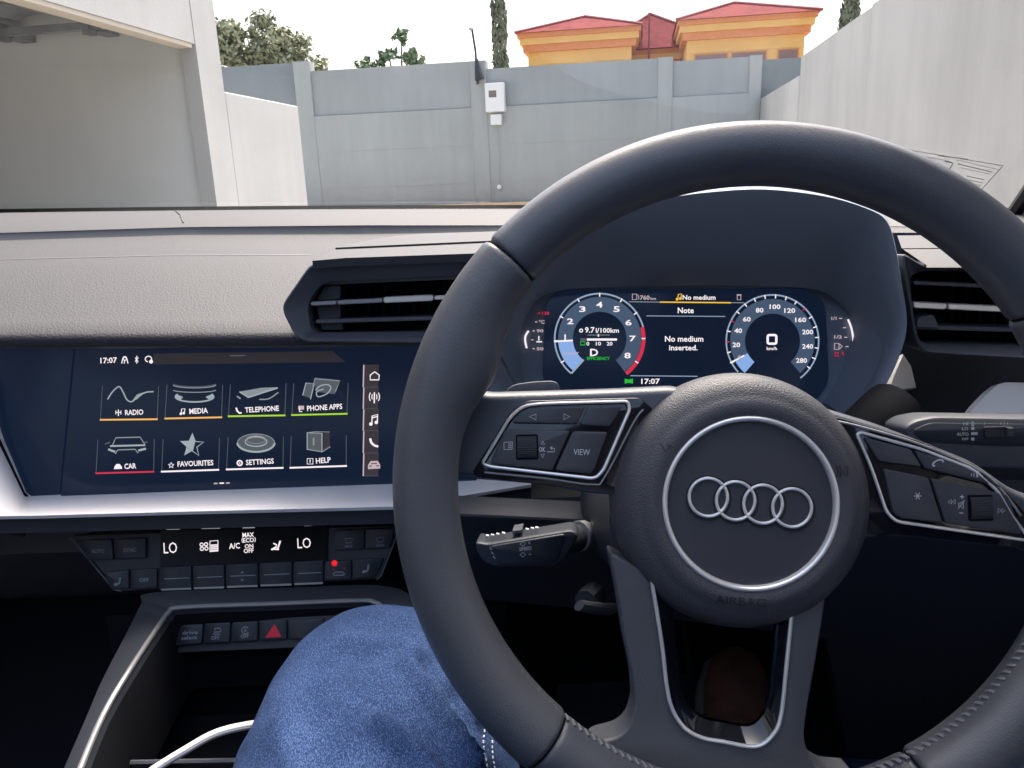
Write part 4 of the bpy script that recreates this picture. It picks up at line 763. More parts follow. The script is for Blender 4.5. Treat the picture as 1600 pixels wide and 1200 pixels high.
for x0, x1, y in ((1526, 1550, 639.5), (1524, 1548, 645), (1586, 1610, 645.5), (1553, 1562, 641), (1553, 1562, 644.5), (1570, 1582, 640), (1570, 1582, 645)):
    a = SFr.pw(x0, 655, -.004 - (646 - y) * .0016) + SFr.ey * .0014; b_ = SFr.pw(x1, 655, -.004 - (646 - y) * .0016) + SFr.ey * .0014; d_ = SFr.n * .0008; mb.add([a - d_, b_ - d_, b_ + d_, a + d_], [(0, 1, 2, 3)], M['print'])
mb.build('top_markings', sb, 0)
mb = MB(); tube(mb, smooth_path([aty(1335, 705, .545), aty(1370, 668, .55), aty(1400, 640, .56)], 4), .024, M['groove'], 14); mb.build('stem', st)

con = thing('centre_console', aty(400, 1000, .55), 'centre console with a row of switches above a dark storage tray', 'console')
G0 = smooth_path([aty(*p) for p in ((112, 1235, .355), (160, 1120, .42), (205, 1043, .468), (250, 975, .53), (264, 957, .545), (285, 949, .55), (440, 943, .553), (560, 938.5, .553), (585, 941, .551), (600, 952, .545), (640, 1010, .52), (700, 1120, .44))], 6)
Hh = smooth_path([aty(*p) for p in ((85, 1235, .372), (135, 1120, .435), (160, 1062, .475), (205, 975, .535), (222, 942, .553), (240, 926, .562), (440, 918, .57), (560, 914, .57), (600, 916, .568), (640, 930, .56), (700, 1000, .53), (760, 1120, .46))], 6)
mb = MB(); grid(mb, [Hh, [h.lerp(g, .5) + Vector((0, 0, .001)) for h, g in zip(Hh, G0)], [g + (h - g) * .05 for g, h in zip(G0, Hh)]], M['cdark']); mb.build('frame', con, 60)
mb = MB(); grid(mb, [Hh, [h + Vector((0, 0, -.45)) for h in Hh]], M['dark']); mb.build('side_panel', con, 40)
mb = MB(); tube(mb, G0, .0019, M['greymetal'], 8); mb.build('metal_edge', con)
cx = sum((g for g in G0), Vector()) / len(G0)
def inn(g, a, dz): q = Vector((cx.x - g.x, 0, 0)); q = Vector((math.copysign(1, q.x), 0, 0)) if q.length else q; return g + q * a * min(1, abs(cx.x - g.x) / .05) + Vector((0, -.0 , dz))
G1 = [inn(g, .003, -.006) for g in G0]; G2 = [inn(g, .006, -.075) for g in G0]
mb = MB(); grid(mb, [[g + Vector((0, 0, -.0005)) for g in G0], G1], M['cdark']); grid(mb, [G1, G2], M['groove']); mb.build('inner_wall', con, 40)
BF = Frame(aty(430, 990, .545), (0, -.88, .47))
mb = MB(); prism(mb, BF, rounded(pxuv(BF, [(262, 972), (600, 958), (620, 1006), (250, 1022)]), .002), -.02, -.003, M['dark'], .001); sw = mb.build('switch_panel', con)
def bkey(pts, fn=None, label=None): return key(pts, fn, 'button', sw, BF, -.004, .0005, label=label)
bkey([(284, 977), (317.5, 975), (315, 1006), (270, 1009)], lambda b, h: (text(b, BF, 'drive', (285, 992), (309, 990.5), 6, dp, h), text(b, BF, 'select', (283.5, 1000), (308, 998.5), 6, dp, h)), 'drive select button')
def esc(b, h): text(b, BF, 'OFF', (330, 1000), (343, 999), 6, dp, h); stroke(b, BF, [(335, 988), (336, 982), (344, 981.5), (345, 987)], 1.6, dp, h, closed=True); stroke(b, BF, [(333, 990), (337, 992), (341, 990), (344, 992)], 1.3, dp, h)
bkey([(320, 974.5), (360, 972.5), (358.5, 1003.5), (317.5, 1006)], esc, 'stability OFF button')
def ss(b, h): text(b, BF, 'OFF', (376, 997.5), (389, 996.5), 6, dp, h); stroke(b, BF, arc(383.5, 985, 5.5, 5.5, 40, 330, 16), 1.3, dp, h); text(b, BF, 'A', (381, 988), (386, 988), 6, dp, h)
bkey([(363, 972.5), (403, 970.5), (402.5, 1001), (361.5, 1003.5)], ss, 'start-stop OFF button')
bkey([(406, 970.5), (448, 968.5), (448, 999), (405.5, 1001)], lambda b, h: fill(b, BF, [(414.5, 996.5), (429, 974.5), (439.5, 995)], M['hazard'], h), 'red hazard triangle button')
bkey([(451, 968.5), (505, 966), (507, 996), (451, 999)])
mb = MB(); z0 = aty(300, 1195, .43).z; grid(mb, [[Vector((x, .56, z0 - .06)), Vector((x, .545, z0 - .07)), Vector((x, .20, z0 - .10))] for x in (-.34, -.25, -.18, -.06)], M['groove']); grid(mb, [[Vector((x, .562, z0 + .035)), Vector((x, .558, z0 - .07))] for x in (-.34, -.25, -.18, -.06)], M['groove']); mb.build('storage_tray', con, 40)
mb = MB(); tube(mb, [aty(200, 1192, .435), aty(300, 1190, .437), aty(400, 1188, .438)], .0018, M['mid'], 6); mb.build('tray_lip', con)
cb = thing('charging_cable', aty(300, 1165, .42), 'thin white charging cable lying across the console tray beside the knee', 'cable')
mb = MB(); tube(mb, smooth_path([aty(190, 1240, .40), aty(240, 1203, .42), aty(290, 1172, .43), aty(335, 1147, .44), aty(385, 1134, .45), aty(440, 1128, .47), aty(480, 1135, .49)], 6), .0029, M['cable'], 10); mb.build('cord', cb)

# ------------------------------------------------------------------ steering wheel
whl = thing('steering_wheel', WC, 'black leather steering wheel with four-ring emblem on the airbag and button pads', 'steering wheel')
def ang(px, py): u, v = WF.uv(px, py); return math.degrees(math.atan2(v, u)) % 360
RR, RA, RN = .1689, .0161, .0180
TILT = -6.5
sA = ang(800, 411); sB = ang(864, 1143); sym = lambda a: (180 + 2 * TILT - a) % 360
seams = sorted([sA, sB, sym(sA), sym(sB)]); lump = ang(752, 575)
def adiff(a, b): return abs((a - b + 180) % 360 - 180)
def grip(a): return any(min(adiff(a, lo), 0) == 0 and False for lo in ())
def ringrow(a, pinch, seg=22):
    row = []; bulge = .0085 * math.exp(-(adiff(a, lump) / 9) ** 2) + .0085 * math.exp(-(adiff(a, sym(lump)) / 9) ** 2); gr = .0009 if (sA < a < sB) or (a > sym(sB) or a < sym(sA)) else 0
    ca_, sa_ = math.cos(R(a)), math.sin(R(a))
    for k in range(seg):
        q = 2 * math.pi * k / seg; c, s_ = math.cos(q), math.sin(q); rad = (RA + gr - pinch) * c - (bulge * max(0, -c) ** 1.5); hh = (RN + gr - pinch) * s_
        row.append(WF.w((RR + rad) * ca_, (RR + rad) * sa_, hh))
    return row
def section(a0, a1, m):
    if a1 < a0: a1 += 360
    n = max(6, int((a1 - a0) / 1.6)); rows = []; angs = [a0 + .12, a0 + .35, a0 + .8] + [lerp(a0 + 1.2, a1 - 1.2, i / n) for i in range(n + 1)] + [a1 - .8, a1 - .35, a1 - .12]; pin = [.0022, .0009, .0002] + [0] * (n + 1) + [.0002, .0009, .0022]
    mb = MB()
    for a, p in zip(angs, pin): rows.append(ringrow(a % 360, p))
    grid(mb, rows, M[m], closed_u=True); o = mb.build('rim_section', whl, 70); return o
section(sym(sA), sA, 'leather'); section(sA, sB, 'leather2'); section(sB, sym(sB), 'leather'); section(sym(sB), sym(sA) + 360, 'leather2')
mb = MB()
for a in seams: tube(mb, [WF.w((RR + (RA - .0016) * math.cos(k * math.pi / 12)) * math.cos(R(a)), (RR + (RA - .0016) * math.cos(k * math.pi / 12)) * math.sin(R(a)), (RN - .0016) * math.sin(k * math.pi / 12)) for k in range(24)], .0007, M['groove'], 6, closed=True)
mb.build('rim_seam', whl)
# hand stitching along the inside of the rim
mb = MB(); a = 0
while a < 360:
    if sB - 55 < a < 350:
        big = 1.0 if 285 < a < 345 else .35
        c = lambda aa, rr_, h: WF.w(rr_ * math.cos(R(aa)), rr_ * math.sin(R(aa)), h)
        tube(mb, [c(a, RR - RA + .0001, -.001), c(a + .35, RR - RA - .0008 * big + .0002, .0015), c(a + .75, RR - RA + .0002, .004)], .0012 * (.4 + .6 * big), M['thread'], 6)
    a += 1.55
mb.build('stitching', whl, kind='stuff')
def wprism(name, pts, h0, h1, m, bev, parent=whl, rr=.004, seg=3, rs=4): mb = MB(); prism(mb, WF, rounded(pxuv(WF, pts, h1), rr, rs), h0, h1, M[m], bev, seg); return mb.build(name, parent, 55)
LS = wprism('spoke', [(668, 622), (700, 600), (728, 603), (762, 612), (800, 611), (870, 609), (960, 606), (1060, 601), (1130, 640), (1130, 780), (985, 776), (925, 774), (850, 760), (760, 752), (690, 748), (655, 730)], -.042, -.018, 'leather', .010, rr=.006, seg=5)
RS = wprism('spoke', [(1200, 606), (1300, 638), (1375, 661), (1450, 690), (1530, 722), (1590, 765), (1700, 800), (1710, 905), (1600, 856), (1400, 836), (1340, 850), (1200, 860)], -.042, -.018, 'leather', .010, rr=.006, seg=5)
LG = wprism('gloss_plate', [(738, 738), (752, 715), (800, 640), (822, 626), (1000, 621), (1022, 640), (1020, 775), (940, 772), (850, 758), (745, 746)], -.024, -.0172, 'gloss', .001, LS, .003)
RG = wprism('gloss_plate', [(1285, 648), (1310, 652), (1440, 690), (1530, 730), (1580, 775), (1610, 810), (1690, 870), (1640, 862), (1400, 836), (1370, 838), (1285, 800)], -.024, -.0172, 'gloss', .001, RS, .003)
def wline(pts, r_, m, h, parent, name, closed=False, sm=6):
    mb = MB(); q = smooth_path([WF.pw(x, y, h) for x, y in pts], sm, closed) if sm else [WF.pw(x, y, h) for x, y in pts]; tube(mb, q, r_, M[m], 8, closed=closed); return mb.build(name, parent)
def rpts(pts, r_, seg=4): return rounded(pts, r_, seg)
wline(rpts([(753, 724), (770, 697), (797, 652), (818, 634), (850, 630.5), (981, 627), (984, 640), (943, 735), (930, 748), (765, 729)], [8, 8, 12, 14, 12, 9, 9, 10, 12, 10]), .0009, 'chrome', -.0158, LG, 'chrome_outline', True, 0)
wline(rpts([(1339, 678), (1346, 676), (1440, 702), (1520, 733), (1560, 768), (1585, 812), (1612, 846), (1560, 838), (1400, 815), (1385, 800), (1362, 732)], [5, 6, 12, 14, 14, 12, 10, 12, 12, 10, 12]), .0009, 'chrome', -.0158, RG, 'chrome_outline', True, 0)
wline([(1296, 656), (1345, 667), (1440, 695), (1530, 735), (1568, 770), (1595, 806)], .0007, 'greymetal', -.0162, RG, 'highlight_edge')
wline([(757, 738), (850, 747), (925, 757), (945, 745), (990, 660), (1005, 640)], .0005, 'greymetal', -.0166, LG, 'highlight_edge')
pr = M['print']
def wkey(pts, fn, parent, name='button', label=None, h1=-.0150, m='button', rr=.0016):
    mb = MB(); prism(mb, WF, rounded(pxuv(WF, pts, h1), rr, 3), -.0190, h1, M[m], .0011, 3)
    if fn: fn(mb, h1 + .0002)
    o = mb.build(name, parent, 45)
    if label: o['label'] = label
    return o
def wscroll(cx, cy, w, h, parent):
    mb = MB(); c = WF.uv(cx, cy, -.0148); k = (Vector(WF.uv(cx + 1, cy, -.0148)) - Vector(c)).length; rows = []; rz = h / 2 * k / math.sin(R(75)); prism(mb, WF, rounded([(c[0] - w * .58 * k, c[1] - h * .58 * k), (c[0] + w * .58 * k, c[1] - h * .58 * k), (c[0] + w * .58 * k, c[1] + h * .58 * k), (c[0] - w * .58 * k, c[1] + h * .58 * k)], .001), -.016, -.0147, M['groove'], .0003)
    for i in range(41):
        a = lerp(-75, 75, i / 40); rr_ = h / 2 * k / math.sin(R(75)) ; rows.append([WF.w(c[0] + s_ * w / 2 * k, c[1] + math.sin(R(a)) * rr_, -.0130 + (math.cos(R(a)) * rz - rz) * .32 + (.0004 if i % 3 else -.0002)) for s_ in (-1, -.9, .9, 1)])
    grid(mb, rows, M['button']); return mb.build('scroll_wheel', parent, 20)
def arrows(b, h): stroke(b, WF, [(827, 651), (837.5, 647), (837.5, 656)], 1.2, pr, h, closed=True); stroke(b, WF, [(890.5, 651), (881, 646.5), (881, 655.5)], 1.2, pr, h, closed=True)
wkey([(799, 661), (813, 645), (830, 638), (915, 635), (902, 663)], arrows, LG, label='button with two arrows'); wkey([(918.5, 635), (973, 634), (953, 667), (905.5, 664)], None, LG)
def menu(b, h):
    stroke(b, WF, [(787.5, 691), (800.5, 690.5), (800, 702), (787.5, 702.5)], 1.3, pr, h, closed=True); [stroke(b, WF, [(794, y), (799, y)], 1.1, pr, h) for y in (693.5, 696.5, 699.5)]
    stroke(b, WF, [(845, 694), (848, 689), (851, 694)], 1.1, pr, h, closed=True); stroke(b, WF, [(845, 710), (848, 715), (850.5, 710)], 1.1, pr, h, closed=True); text(b, WF, 'OK', (842, 706), (852, 706), 7.5, pr, h); stroke(b, WF, [(855, 706), (866, 706), (866.5, 700.5), (861, 700)], 1.1, pr, h); stroke(b, WF, [(863, 697.5), (860, 700), (863, 702.5)], 1.3, pr, h)
wkey([(789, 671), (891, 673), (863, 735), (765, 725)], menu, LG, label='button pad with menu, scroll wheel and OK'); wscroll(823.5, 698.5, 30, 34, LG)
wkey([(895, 673.5), (950, 675), (928, 734), (922, 740), (867, 735)], lambda b, h: text(b, WF, 'VIEW', (896, 710.5), (921.5, 711.5), 9, pr, h, bold=False), LG, label='VIEW button')
wkey([(1350, 683), (1424, 702), (1441, 730), (1380, 722), (1372, 719)], None, RG)
def phone(b, h):
    stroke(b, WF, [(1457, 726.5), (1460, 722), (1467, 718.5), (1474, 719)], 2.2, pr, h, sm=3); stroke(b, WF, [(1457, 727.5), (1461, 728)], 2.2, pr, h); stroke(b, WF, [(1473, 722.5), (1474, 719)], 2.2, pr, h)
    for i, x in enumerate((1516, 1520, 1524)): stroke(b, WF, arc(x, 742, 2, 3 + i, -50, 50, 6), 1.0, pr, h)
    stroke(b, WF, [(1530, 735), (1526, 740), (1528, 746)], 1.4, pr, h); stroke(b, WF, [(1527, 741), (1532, 742)], 1.2, pr, h)
wkey([(1428, 703), (1490, 722), (1535, 742), (1566, 762), (1445, 732)], phone, RG, label='button with phone and voice symbols')
def aster(b, h): [stroke(b, WF, [(1434 - 6 * math.cos(R(q)), 775 - 6 * math.sin(R(q))), (1434 + 6 * math.cos(R(q)), 775 + 6 * math.sin(R(q)))], 1.3, pr, h + .0001 * i) for i, q in enumerate((0, 60, 120))]
wkey([(1381, 732), (1451, 746), (1474, 818), (1408, 810), (1396, 802)], aster, RG, label='button with an asterisk')
def volume(b, h):
    for x, d in ((1484, -1), (1490, -1), (1562, 1), (1568, 1)):
        y = 784 if d < 0 else 798; stroke(b, WF, [(x - 2.5 * d, y - 3.5), (x + 2.5 * d, y), (x - 2.5 * d, y + 3.5)], 1.1, pr, h, closed=True)
    text(b, WF, '+', (1500, 779), (1506, 779.3), 6, pr, h); text(b, WF, '-', (1499, 802), (1505, 802.4), 1.4, pr, h); stroke(b, WF, [(1498, 786), (1501, 786), (1505, 783), (1505, 795), (1501, 791), (1498, 791)], 1.1, pr, h, closed=True); stroke(b, WF, [(1497, 795), (1507, 782)], 1.1, pr, h)
wkey([(1455, 747), (1575, 773), (1598, 836), (1478, 818)], volume, RG, label='button pad with volume scroll wheel'); wscroll(1532, 793.5, 34, 36, RG)
# lower double spoke with gloss insert and chrome line
mb = MB(); U_ = [(950, 860), (966, 940), (975, 1000), (988, 1060), (992, 1105), (984, 1135), (966, 1152), (925, 1162), (900, 1200), (925, 1290), (1330, 1330), (1345, 1215), (1300, 1212), (1268, 1190), (1257, 1155), (1262, 1110), (1275, 1040), (1284, 985), (1292, 930), (1241, 930), (1228, 1060), (1222, 1115), (1211, 1146), (1182, 1167), (1130, 1160), (1092, 1152), (1064, 1132), (1046, 1090), (1036, 1010), (1020, 900)]
prism(mb, WF, rounded(pxuv(WF, U_, -.014), .004, 4), -.036, -.014, M['leather2'], .0032, 4); BS = mb.build('spoke', whl, 60)
inr = [(1018, 905), (1034, 1005), (1045, 1090), (1064, 1131), (1092, 1151), (1130, 1159), (1182, 1166), (1210, 1145), (1221, 1114), (1228, 1050), (1238, 950)]
wline(inr, .0011, 'chrome', -.0132, BS, 'chrome_outline')
def shrink(p, k, cx_=1130, cy_=1020): return [(cx_ + (x - cx_) * k, cy_ + (y - cy_) * (k if y > cy_ else 1)) for x, y in p]
i2 = smooth_path([(x, y, 0) for x, y in inr], 5); mb = MB()
a_ = [WF.pw(p.x, p.y, -.0150) for p in i2]; b_ = [WF.pw(1128 + (p.x - 1128) * .78, 1010 + (p.y - 1010) * (.80 if p.y > 1010 else 1), -.021) for p in i2]; c_ = [WF.pw(1128 + (p.x - 1128) * .75, 1010 + (p.y - 1010) * (.77 if p.y > 1010 else 1), -.040) for p in i2]
grid(mb, [a_, [p.lerp(q, .12) + WN * .0015 for p, q in zip(a_, b_)], [p.lerp(q, .5) for p, q in zip(a_, b_)], b_, c_], M['gloss']); mb.build('gloss_insert', BS, 60)
# airbag cover
HR = -.004; ac = WF.uv(1173, 787, HR); k0 = (Vector(WF.uv(1183, 787, HR)) - Vector(ac)).length / 10
r1, r2_, r3 = 130.5 * k0, 139 * k0, 201 * k0 * 1.05
def dome(r_):
    if r_ < r2_: return HR
    a = min(1, (r_ - r2_) / (r3 - r2_)); return HR + .0012 * math.sin(min(1, a * 2.2) * math.pi) - .022 * (1 - math.sqrt(max(0, 1 - a ** 2.6)))
mb = MB(); prof = [(r2_, HR - .003), (r2_, HR + .0)] + [(lerp(r2_, r3, 1 - (1 - i / 22) ** 1.6), dome(lerp(r2_, r3, 1 - (1 - i / 22) ** 1.6))) for i in range(1, 23)] + [(r3 * .995, HR - .032), (r3 * .97, HR - .04)]
offx = lambda r_: -7 * k0 * max(0, (r_ - r2_) / (r3 - r2_)) ** 2
lathe = lambda prof_, n=96: [[WF.w(ac[0] + offx(r_) + r_ * math.cos(2 * math.pi * i / n), ac[1] + r_ * math.sin(2 * math.pi * i / n), h) for i in range(n)] for r_, h in prof_]
grid(mb, lathe(prof), M['airbag'], closed_u=True); ab = mb.build('airbag_cover', whl, 60)
mb = MB(); rows = lathe([(.001, HR - .0022), (.02, HR - .0022), (r1, HR - .0026)]); grid(mb, rows, M['disc'], closed_u=True); mb.add(rows[0], [tuple(range(96))], M['disc']); mb.build('emblem_disc', ab, 60)
mb = MB(); grid(mb, lathe([(r1 - .0002, HR - .0035), (r1, HR - .0005), (r1 + (r2_ - r1) * .25, HR + .0009), (r1 + (r2_ - r1) * .7, HR + .0011), (r2_, HR + .0002), (r2_ + .0001, HR - .003)]), M['chrome'], closed_u=True); mb.build('chrome_ring', ab, 60)
hd = HR - .0022
for x, y in ((1106.3, 776.8), (1148.9, 782.2), (1191.6, 787.6), (1237.0, 793.2)):
    mb = MB(); c = WF.uv(x, y, hd); r_ = 30.2 * k0
    tube(mb, [WF.w(c[0] + r_ * math.cos(i * math.pi / 32), c[1] + r_ * math.sin(i * math.pi / 32), hd + .0007) for i in range(64)], 2.7 * k0, M['chrome'], 10, closed=True); mb.build('emblem_ring', ab)
    mb = MB(); c2 = (c[0] + .0002, c[1] - .0005); n = 64
    grid(mb, [[WF.w(c2[0] + q * math.cos(i * math.pi / 32), c2[1] + q * math.sin(i * math.pi / 32), hd + .00018) for i in range(n)] for q in (r_ - .0001, 36.5 * k0)], M['engrave'], closed_u=True); mb.build('emblem_recess', ab)
def ondome(px, py):
    h = HR - .008
    for _ in range(12):
        u, v = WF.uv(px, py, h); h = lerp(h, dome(math.hypot(u - ac[0], v - ac[1])) + .0007, .6)
    u, v = WF.uv(px, py, h); return WF.w(u, v, h)
mb = MB(); text(mb, WF, 'AIRBAG', (1117, 943), (1196, 949), 13, M['engrave'], hf=ondome, bold=False); mb.build('airbag_lettering', ab, 0, recalc=False)
mb = MB()
for pts in ([(1032, 692), (1036, 700)], [(1036, 700), (1040, 706)], [(1042, 694), (1050, 698)], [(1043, 702), (1046, 698)]): gstroke(mb, pts, 1.8, M['engrave'], ondome)
for pts in ([(1307, 728), (1310, 736), (1307, 745)], [(1312, 728), (1315, 737), (1312, 746)], [(1319, 729), (1325, 730)], [(1325, 730), (1324, 744)], [(1318, 736), (1320, 741)]): gstroke(mb, pts, 1.8, M['engrave'], ondome)
mb.build('horn_mark', ab, 0)
wprism('shift_paddle', [(788, 622), (792, 607), (805, 600), (830, 596.5), (862, 594.5), (872, 598), (878, 622)], -.048, -.044, 'mid', .0012, rr=.003)
wprism('shift_paddle', [(1560, 640), (1580, 645), (1600, 660), (1610, 690), (1560, 680)], -.048, -.044, 'mid', .0012, rr=.003) if False else None

# ------------------------------------------------------------------ driver: jeans and shoe
dn = mat('blue_denim', (.055, .105, .25), .9, spec=.2); nt = dn.node_tree; b = nt.nodes['Principled BSDF']
tc = nt.nodes.new('ShaderNodeTexCoord'); n1 = nt.nodes.new('ShaderNodeTexNoise'); n1.inputs['Scale'].default_value = 1900; n1.inputs['Detail'].default_value = 2; n2 = nt.nodes.new('ShaderNodeTexNoise'); n2.inputs['Scale'].default_value = 14; n2.inputs['Detail'].default_value = 5
mp = nt.nodes.new('ShaderNodeMapping'); mp.inputs['Rotation'].default_value = (0, 0, R(35)); mp.inputs['Scale'].default_value = (1, .38, 1)
ad = nt.nodes.new('ShaderNodeMath'); ad.operation = 'MULTIPLY_ADD'; ad.inputs[1].default_value = .35; rp = nt.nodes.new('ShaderNodeValToRGB')
e = rp.color_ramp.elements; e[0].position = .48; e[0].color = (.009, .021, .060, 1); e[1].position = .86; e[1].color = (.075, .13, .28, 1); e2 = rp.color_ramp.elements.new(.68); e2.color = (.019, .044, .122, 1)
nt.links.new(tc.outputs['Object'], mp.inputs[0]); nt.links.new(mp.outputs[0], n1.inputs['Vector']); nt.links.new(tc.outputs['Object'], n2.inputs['Vector']); nt.links.new(n2.outputs[0], ad.inputs[0]); nt.links.new(n1.outputs[0], ad.inputs[2]); nt.links.new(ad.outputs[0], rp.inputs[0]); nt.links.new(rp.outputs[0], b.inputs['Base Color'])
bp = nt.nodes.new('ShaderNodeBump'); bp.inputs['Strength'].default_value = .6; bp.inputs['Distance'].default_value = .0008; nt.links.new(n1.outputs[0], bp.inputs['Height']); nt.links.new(bp.outputs[0], b.inputs['Normal']); M['denim'] = dn
per = thing('person', (.12, -.2, .6), 'driver in blue jeans and brown shoe, left knee raised beside the wheel', 'person')
def leg(pts, n=22, seg=150):
    P_ = [Vector(p[:3]) for p in pts]; path = smooth_path(P_, n); rads = [p.x for p in smooth_path([(p[3], p[4], 0) for p in pts], n)]; flats = [p.y for p in smooth_path([(p[3], p[4], 0) for p in pts], n)]; rows = []; N_ = len(path)
    for i, p in enumerate(path):
        t = (path[min(i + 1, N_ - 1)] - path[max(0, i - 1)]).normalized(); a = (Vector((1, 0, 0)) - t * t.x).normalized(); b = t.cross(a); row = []
        for k in range(seg):
            q = 2 * math.pi * k / seg; d = a * math.cos(q) + b * math.sin(q) * flats[i]; pt = p + d * rads[i]
            f = .0026 * noise.noise(pt * 16) + .0016 * noise.noise(pt * 38)
            f += .0012 * noise.noise(Vector((pt.x * 60 + pt.y * 45, pt.z * 14, pt.y * 20 - pt.x * 15)))
            row.append(pt + d.normalized() * f)
        rows.append(row)
    return rows
mb = MB()
LL = leg([(.05, -.22, .80, .095, 1), (.0, -.05, .81, .095, 1), (-.05, .15, .825, .092, .98), (-.078, .30, .842, .090, .98), (-.090, .385, .853, .084, .98), (-.095, .44, .854, .076, .98), (-.098, .485, .828, .063, 1.0), (-.098, .520, .775, .060, 1.05), (-.090, .56, .68, .063, 1), (-.07, .66, .50, .055, 1), (-.05, .74, .38, .05, 1)])
from mathutils.bvhtree import BVHTree
def bvh_of(rows):
    n = len(rows[0]); return BVHTree.FromPolygons([tuple(v) for r_ in rows for v in r_], [(i * n + j, i * n + (j + 1) % n, (i + 1) * n + (j + 1) % n, (i + 1) * n + j) for i in range(len(rows) - 1) for j in range(n)])
def bhit(t_, px, py):
    d = ray(px, py).normalized(); r_ = t_.ray_cast(EYE, d); return None if r_[0] is None else (r_[0], -r_[1] if r_[1].dot(d) > 0 else r_[1])
tb_ = bvh_of(LL); folds = []                           # creases in the cloth, running from the knee into the lap
for line_, amp, wd in (([(632, 1030), (662, 1075), (700, 1130), (745, 1200)], .010, .005), ([(690, 1040), (715, 1080), (745, 1125)], .008, .0042), ([(585, 1125), (625, 1160), (668, 1200), (690, 1230)], .009, .0048), ([(640, 1010), (676, 1046), (700, 1075)], .006, .0045), ([(440, 1110), (450, 1160), (470, 1220)], .004, .007), ([(520, 985), (560, 1000), (600, 1005)], .003, .007)):
    h_ = [bhit(tb_, p.x, p.y) for p in smooth_path([(x, y, 0) for x, y in line_], 6)]; h_ = [q for q in h_ if q]
    if len(h_) > 2: folds.append(([q[0] for q in h_], amp, wd))
cL = [sum(r_, Vector()) / len(r_) for r_ in LL]
for i, r_ in enumerate(LL):
    for j, v in enumerate(r_):
        f = 0
        for pts_, amp, wd in folds:
            k = min(range(len(pts_)), key=lambda q: (pts_[q] - v).length_squared); dv = v - pts_[k]; d = dv.length
            if d < wd * 5:
                e_ = 1 if 0 < k < len(pts_) - 1 else .4; sd_ = dv.x * .8 - dv.y * .6 + dv.z * .3
                f += e_ * amp * (math.exp(-(d / wd) ** 2) - .75 * math.exp(-((sd_ - wd * 1.6) / wd) ** 2 - (max(0, d - wd * 2.2) / wd) ** 2))
        if f: r_[j] = v + (v - cL[i]).normalized() * f
grid(mb, LL, dn, closed_u=True)
RL = leg([(.20, -.22, .78, .095, 1), (.24, .0, .77, .095, 1), (.33, .25, .76, .085, 1), (.355, .36, .75, .075, 1), (.350, .44, .70, .066, 1), (.325, .58, .60, .06, 1), (.295, .74, .485, .052, 1), (.285, .80, .44, .05, 1)])
grid(mb, RL, dn, closed_u=True); jeans = mb.build('jeans', per, 80)
bvh = BVHTree.FromPolygons([tuple(v.co) for v in jeans.data.vertices], [tuple(p.vertices) for p in jeans.data.polygons])
def hit(px, py):
    d = ray(px, py).normalized(); r_ = bvh.ray_cast(EYE, d); return None if r_[0] is None else r_[0] + r_[1] * .0006 * (1 if r_[1].dot(d) < 0 else -1)
mb = MB(); tm_ = mat('jeans_thread', (.62, .66, .74), .8)
for line_ in ([(759, 1122), (756, 1140), (754, 1160), (757, 1180), (761, 1204)], [(771, 1135), (769, 1150), (768, 1168), (769, 1185), (773, 1206)]):
    L_ = resample([(x, y, 0) for x, y in line_], 19)
    for i in range(0, 18, 2):
        a = hit(L_[i].x, L_[i].y); c = hit(L_[i + 1].x, L_[i + 1].y)
        if a is not None and c is not None: tube(mb, [a, c], .00042, tm_, 5)
if mb.v: mb.build('seam_stitching', jeans)
shoe_c = aty(1110, 1080, .95)
mb = MB()
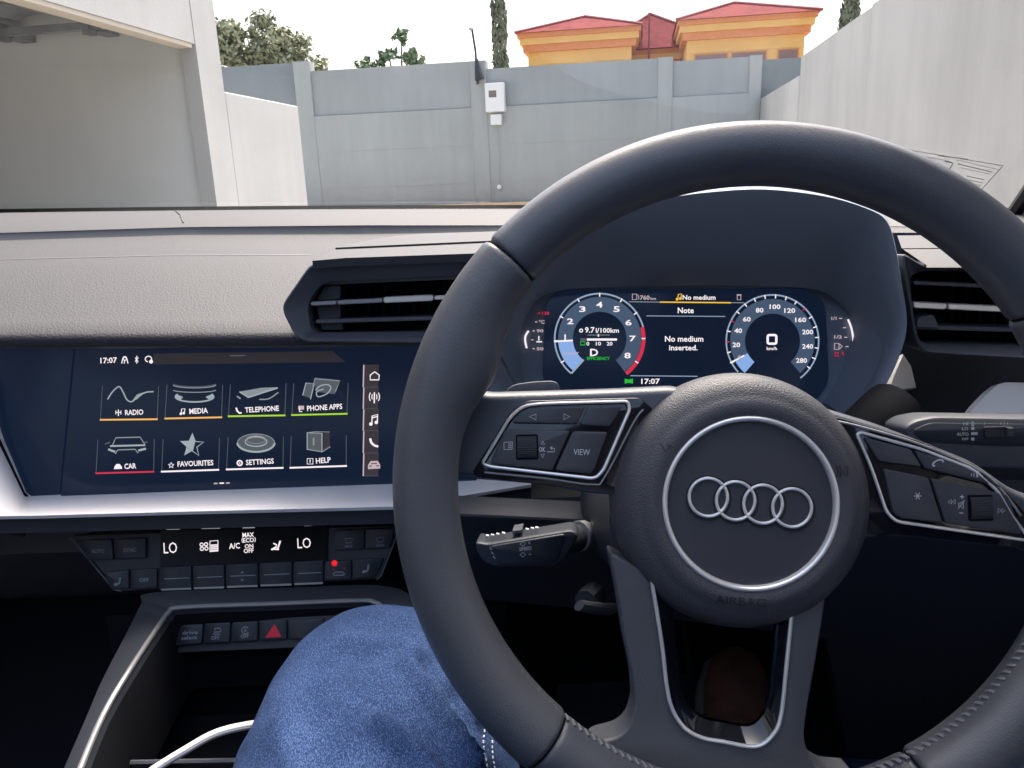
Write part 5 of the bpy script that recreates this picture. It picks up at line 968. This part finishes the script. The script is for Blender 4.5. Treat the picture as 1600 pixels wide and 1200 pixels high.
def shoe(prof, m, name, parent):
    mb = MB(); rows = []
    for (y, w, z0, z1) in prof:
        rows.append([Vector((shoe_c.x + dx0 + (y - .85) * .22 + math.cos(q) * w, y - .075, (z0 + z1) / 2 + math.sin(q) * (z1 - z0) / 2)) for q in [2 * math.pi * k / 28 for k in range(28)]])
    grid(mb, rows, m, closed_u=True); mb.add(rows[0], [tuple(range(28))], m); mb.add(rows[-1], [tuple(range(28))], m); return mb.build(name, parent, 70)
dx0 = .0
z = shoe_c.z
sh = shoe([(.80, .034, z - .09, z + .02), (.86, .042, z - .075, z + .035), (.92, .046, z - .05, z + .028), (.98, .049, z - .03, z + .018), (1.04, .046, z - .012, z + .022), (1.08, .034, z + .004, z + .026), (1.10, .012, z + .012, z + .022)], M['shoe'], 'shoe', per)
dx0 = -.005
shoe([(.80, .038, z - .105, z - .088), (.86, .047, z - .090, z - .073), (.92, .052, z - .066, z - .045), (.98, .056, z - .045, z - .018), (1.04, .055, z - .026, z + .003), (1.085, .042, z - .008, z + .014), (1.107, .016, z + .002, z + .014)], M['sole'], 'sole', sh)
# pedals and footrest
t = thing('brake_pedal', (shoe_c.x, 1.04, shoe_c.z), 'dark rubber pedal under the brown shoe', 'pedal')
mb = MB(); fr = Frame((shoe_c.x - .0, 1.04, shoe_c.z - .07), (0, -.6, .8)); prism(mb, fr, rounded([(-.07, -.03), (.07, -.03), (.07, .03), (-.07, .03)], .01), -.012, 0, M['rubber'], .003); mb.build('pad', t); mb = MB(); tube(mb, [(shoe_c.x, 1.05, shoe_c.z - .08), (shoe_c.x, 1.13, shoe_c.z + .03), (shoe_c.x, 1.15, .75)], .010, M['dark'], 8); mb.build('arm', t)
t = thing('footrest', aty(925, 1110, 1.0), 'ribbed dark footrest in the footwell left of the lower spoke', 'footrest')
mb = MB(); fr = Frame(aty(925, 1110, 1.02), (.1, -.75, .66)); prism(mb, fr, rounded(pxuv(fr, [(868, 1068), (1000, 1062), (1005, 1175), (870, 1165)]), .01), -.03, 0, M['rubber'], .004); fp = mb.build('plate', t)
for i in range(7):
    mb = MB(); y0 = 1076 + i * 12; prism(mb, fr, pxuv(fr, [(876, y0), (996, y0 - 4), (996, y0 + 1), (876, y0 + 5)]), .0, .004, M['rubber'], .001); mb.build('rib', fp)
mb = MB(); box(mb, (-.02, .75, .3), (.0, 1.2, .62), M['carpet']); o = mb.build('tunnel_side', cabin, 0)
